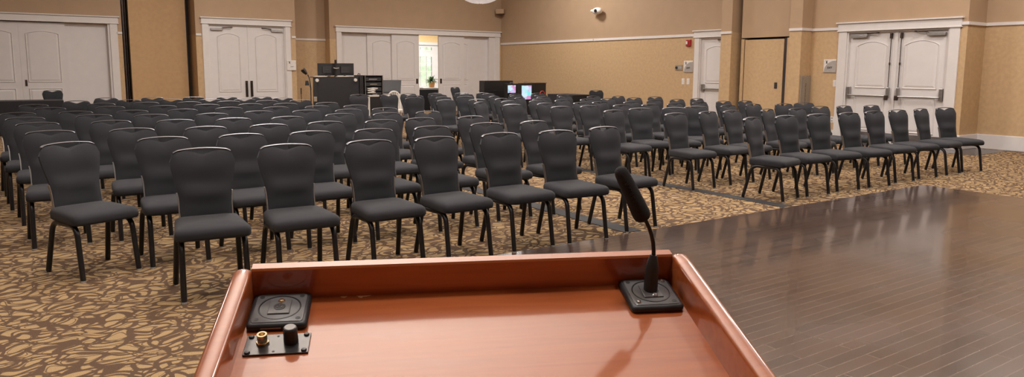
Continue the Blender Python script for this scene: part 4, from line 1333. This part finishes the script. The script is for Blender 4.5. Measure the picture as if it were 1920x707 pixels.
b.build('muntins', 'white', wn)
gm, gnt, gb = new_mat('window_glass')
gb.inputs['Base Color'].default_value = (1, 1, 1, 1); gb.inputs['Transmission Weight'].default_value = 1; gb.inputs['Roughness'].default_value = 0; gb.inputs['IOR'].default_value = 1.02
b = MB(); b.box(-ww, ww, .018, .022, wz0, wz1); b.box(-ww, ww, .018, .022, tz0, tz1); b.build('glass', gm, wn)
# greenery outside
b = MB(); rings = []
for k in range(9):
    z = 0.0 + 3.2 * k / 8
    rings.append([(x_ * .5 + 8, 36 + .5 * math.sin(x_ * 1.7 + k) + .5 * k * .3, z + .15 * math.sin(x_ * 2.3)) for x_ in range(0, 40)])
b.loft(rings, False, False, close=False)
tag(b.build('hedge', 'hedge'), 'pale green hedge outside the window', 'hedge', kind='stuff')
b = MB(); b.box(0, 40, 30.2, 60, -.2, -.05); struct(b.build('ground', 'hedge'), 'lawn outside the window')

skirted('skirted_table', 'black skirted table just inside the bright room', 11.4, 14.2, 23.9, 24.6, at_y(800, 168, 23.9).z)
tp = at_y(808, 164, 26.0)
t = thing('console_table', 'brown console table under the potted plant', 'table', (tp.x + .5, 26.2, 0))
b = MB(); b.box(-.85, .9, -.22, .22, tp.z - .03, tp.z); b.build('table_top', 'paper', t)
b = MB(); b.box(-.8, .85, -.18, .18, tp.z - .2, tp.z - .03); b.build('apron', 'woodtable', t)
for sx in (-.75, .8):
    for sy in (-.15, .15):
        b = MB(); b.box(sx - .03, sx + .03, sy - .03, sy + .03, 0, tp.z - .2); b.build('leg', 'woodtable', t)
pp = at_y(808.5, 163.5, 26.2)
t = thing('potted_plant', 'green leafy plant in a terracotta pot on the console', 'plant', (pp.x, 26.15, tp.z))
b = MB(); b.lathe([(.09, 0), (.1, .01), (.135, .19), (.14, .22), (.12, .22), (.11, .18)], 20); b.build('pot', 'terracotta', t)
b = MB()
rnd = random.Random(3)
for k in range(46):
    a_ = rnd.uniform(0, 2 * PI); el = rnd.uniform(.1, 1.3); L_ = rnd.uniform(.25, .42)
    d = Vector((math.cos(a_) * math.cos(el), math.sin(a_) * math.cos(el), math.sin(el)))
    side = d.cross(Vector((0, 0, 1))).normalized() * rnd.uniform(.025, .04)
    o_ = Vector((0, 0, .2)); v = [o_, o_ + d * L_ * .5 + side, o_ + d * L_ + Vector((0, 0, -.09)), o_ + d * L_ * .5 - side]
    v2 = [q + Vector((0, 0, .006)) for q in v]
    b.add(v + v2, [(0, 1, 2, 3), (7, 6, 5, 4), (0, 4, 5, 1), (1, 5, 6, 2), (2, 6, 7, 3), (3, 7, 4, 0)])
b.build('foliage', 'leaf', t)

# ------------------------------------------------------------------ lights
def area(name, loc, size, power, col=(1, 0.92, 0.82), rot=(0, 0, 0), shape='DISK', sy=None):
    l = bpy.data.lights.new(name, 'AREA'); l.shape = shape; l.size = size
    if sy: l.size_y = sy
    l.energy = power; l.color = col
    o = bpy.data.objects.new(name, l); C.objects.link(o); o.location = loc; o.rotation_euler = rot
    return o


KD, KU = 92, 250
for x, y, k in ((-2.5, 3.0, 1.0), (-2.5, 15.0, 1.2), (3.5, -1.5, 0.8), (3.2, 8.5, 1.9), (4.0, 17.0, 2.0), (8.0, 4.0, 1.7), (12.6, 4.5, 2.0), (9.5, 11.0, 2.3), (12.3, 17.5, 2.6)):
    area('ceiling_lamp', (x, y, ZC - 0.05), 1.0, KD * k, (1, 0.96, 0.92))
for x, y in ((2, 5), (10, 7), (6, 15)):
    area('uplight', (x, y, 3.9), 2.4, KU * 2.2, (1, 0.96, 0.92), rot=(PI, 0, 0))
area('lectern_fill', (0.7, 0.9, ZC - 0.05), 0.5, 95, (1, 0.96, 0.92))  # unseen light added above the lectern to brighten its upward faces
area('lobby_fill', (13.5, 25.5, 3.35), 2.0, 250, (1, 0.97, 0.92))  # added fill without a fitting, makes the room beyond the gap bright

wd_ = bpy.data.worlds.new('world'); SC.world = wd_; wd_.use_nodes = True
bg = wd_.node_tree.nodes['Background']
bg.inputs[0].default_value = (0.88, 0.97, 0.95, 1); bg.inputs[1].default_value = 2.2

SC.view_settings.view_transform = 'Standard'
SC.view_settings.look = 'None'
SC.view_settings.gamma = 1
SC.view_settings.exposure = 0.0
SC.view_settings.use_curve_mapping = False
SC.cycles.use_denoising = True
SC.cycles.max_bounces = 8
SC.cycles.diffuse_bounces = 5
SC.cycles.sample_clamp_indirect = 1.5
SC.cycles.caustics_reflective = False
SC.cycles.caustics_refractive = False
SC.cycles.blur_glossy = 1.0
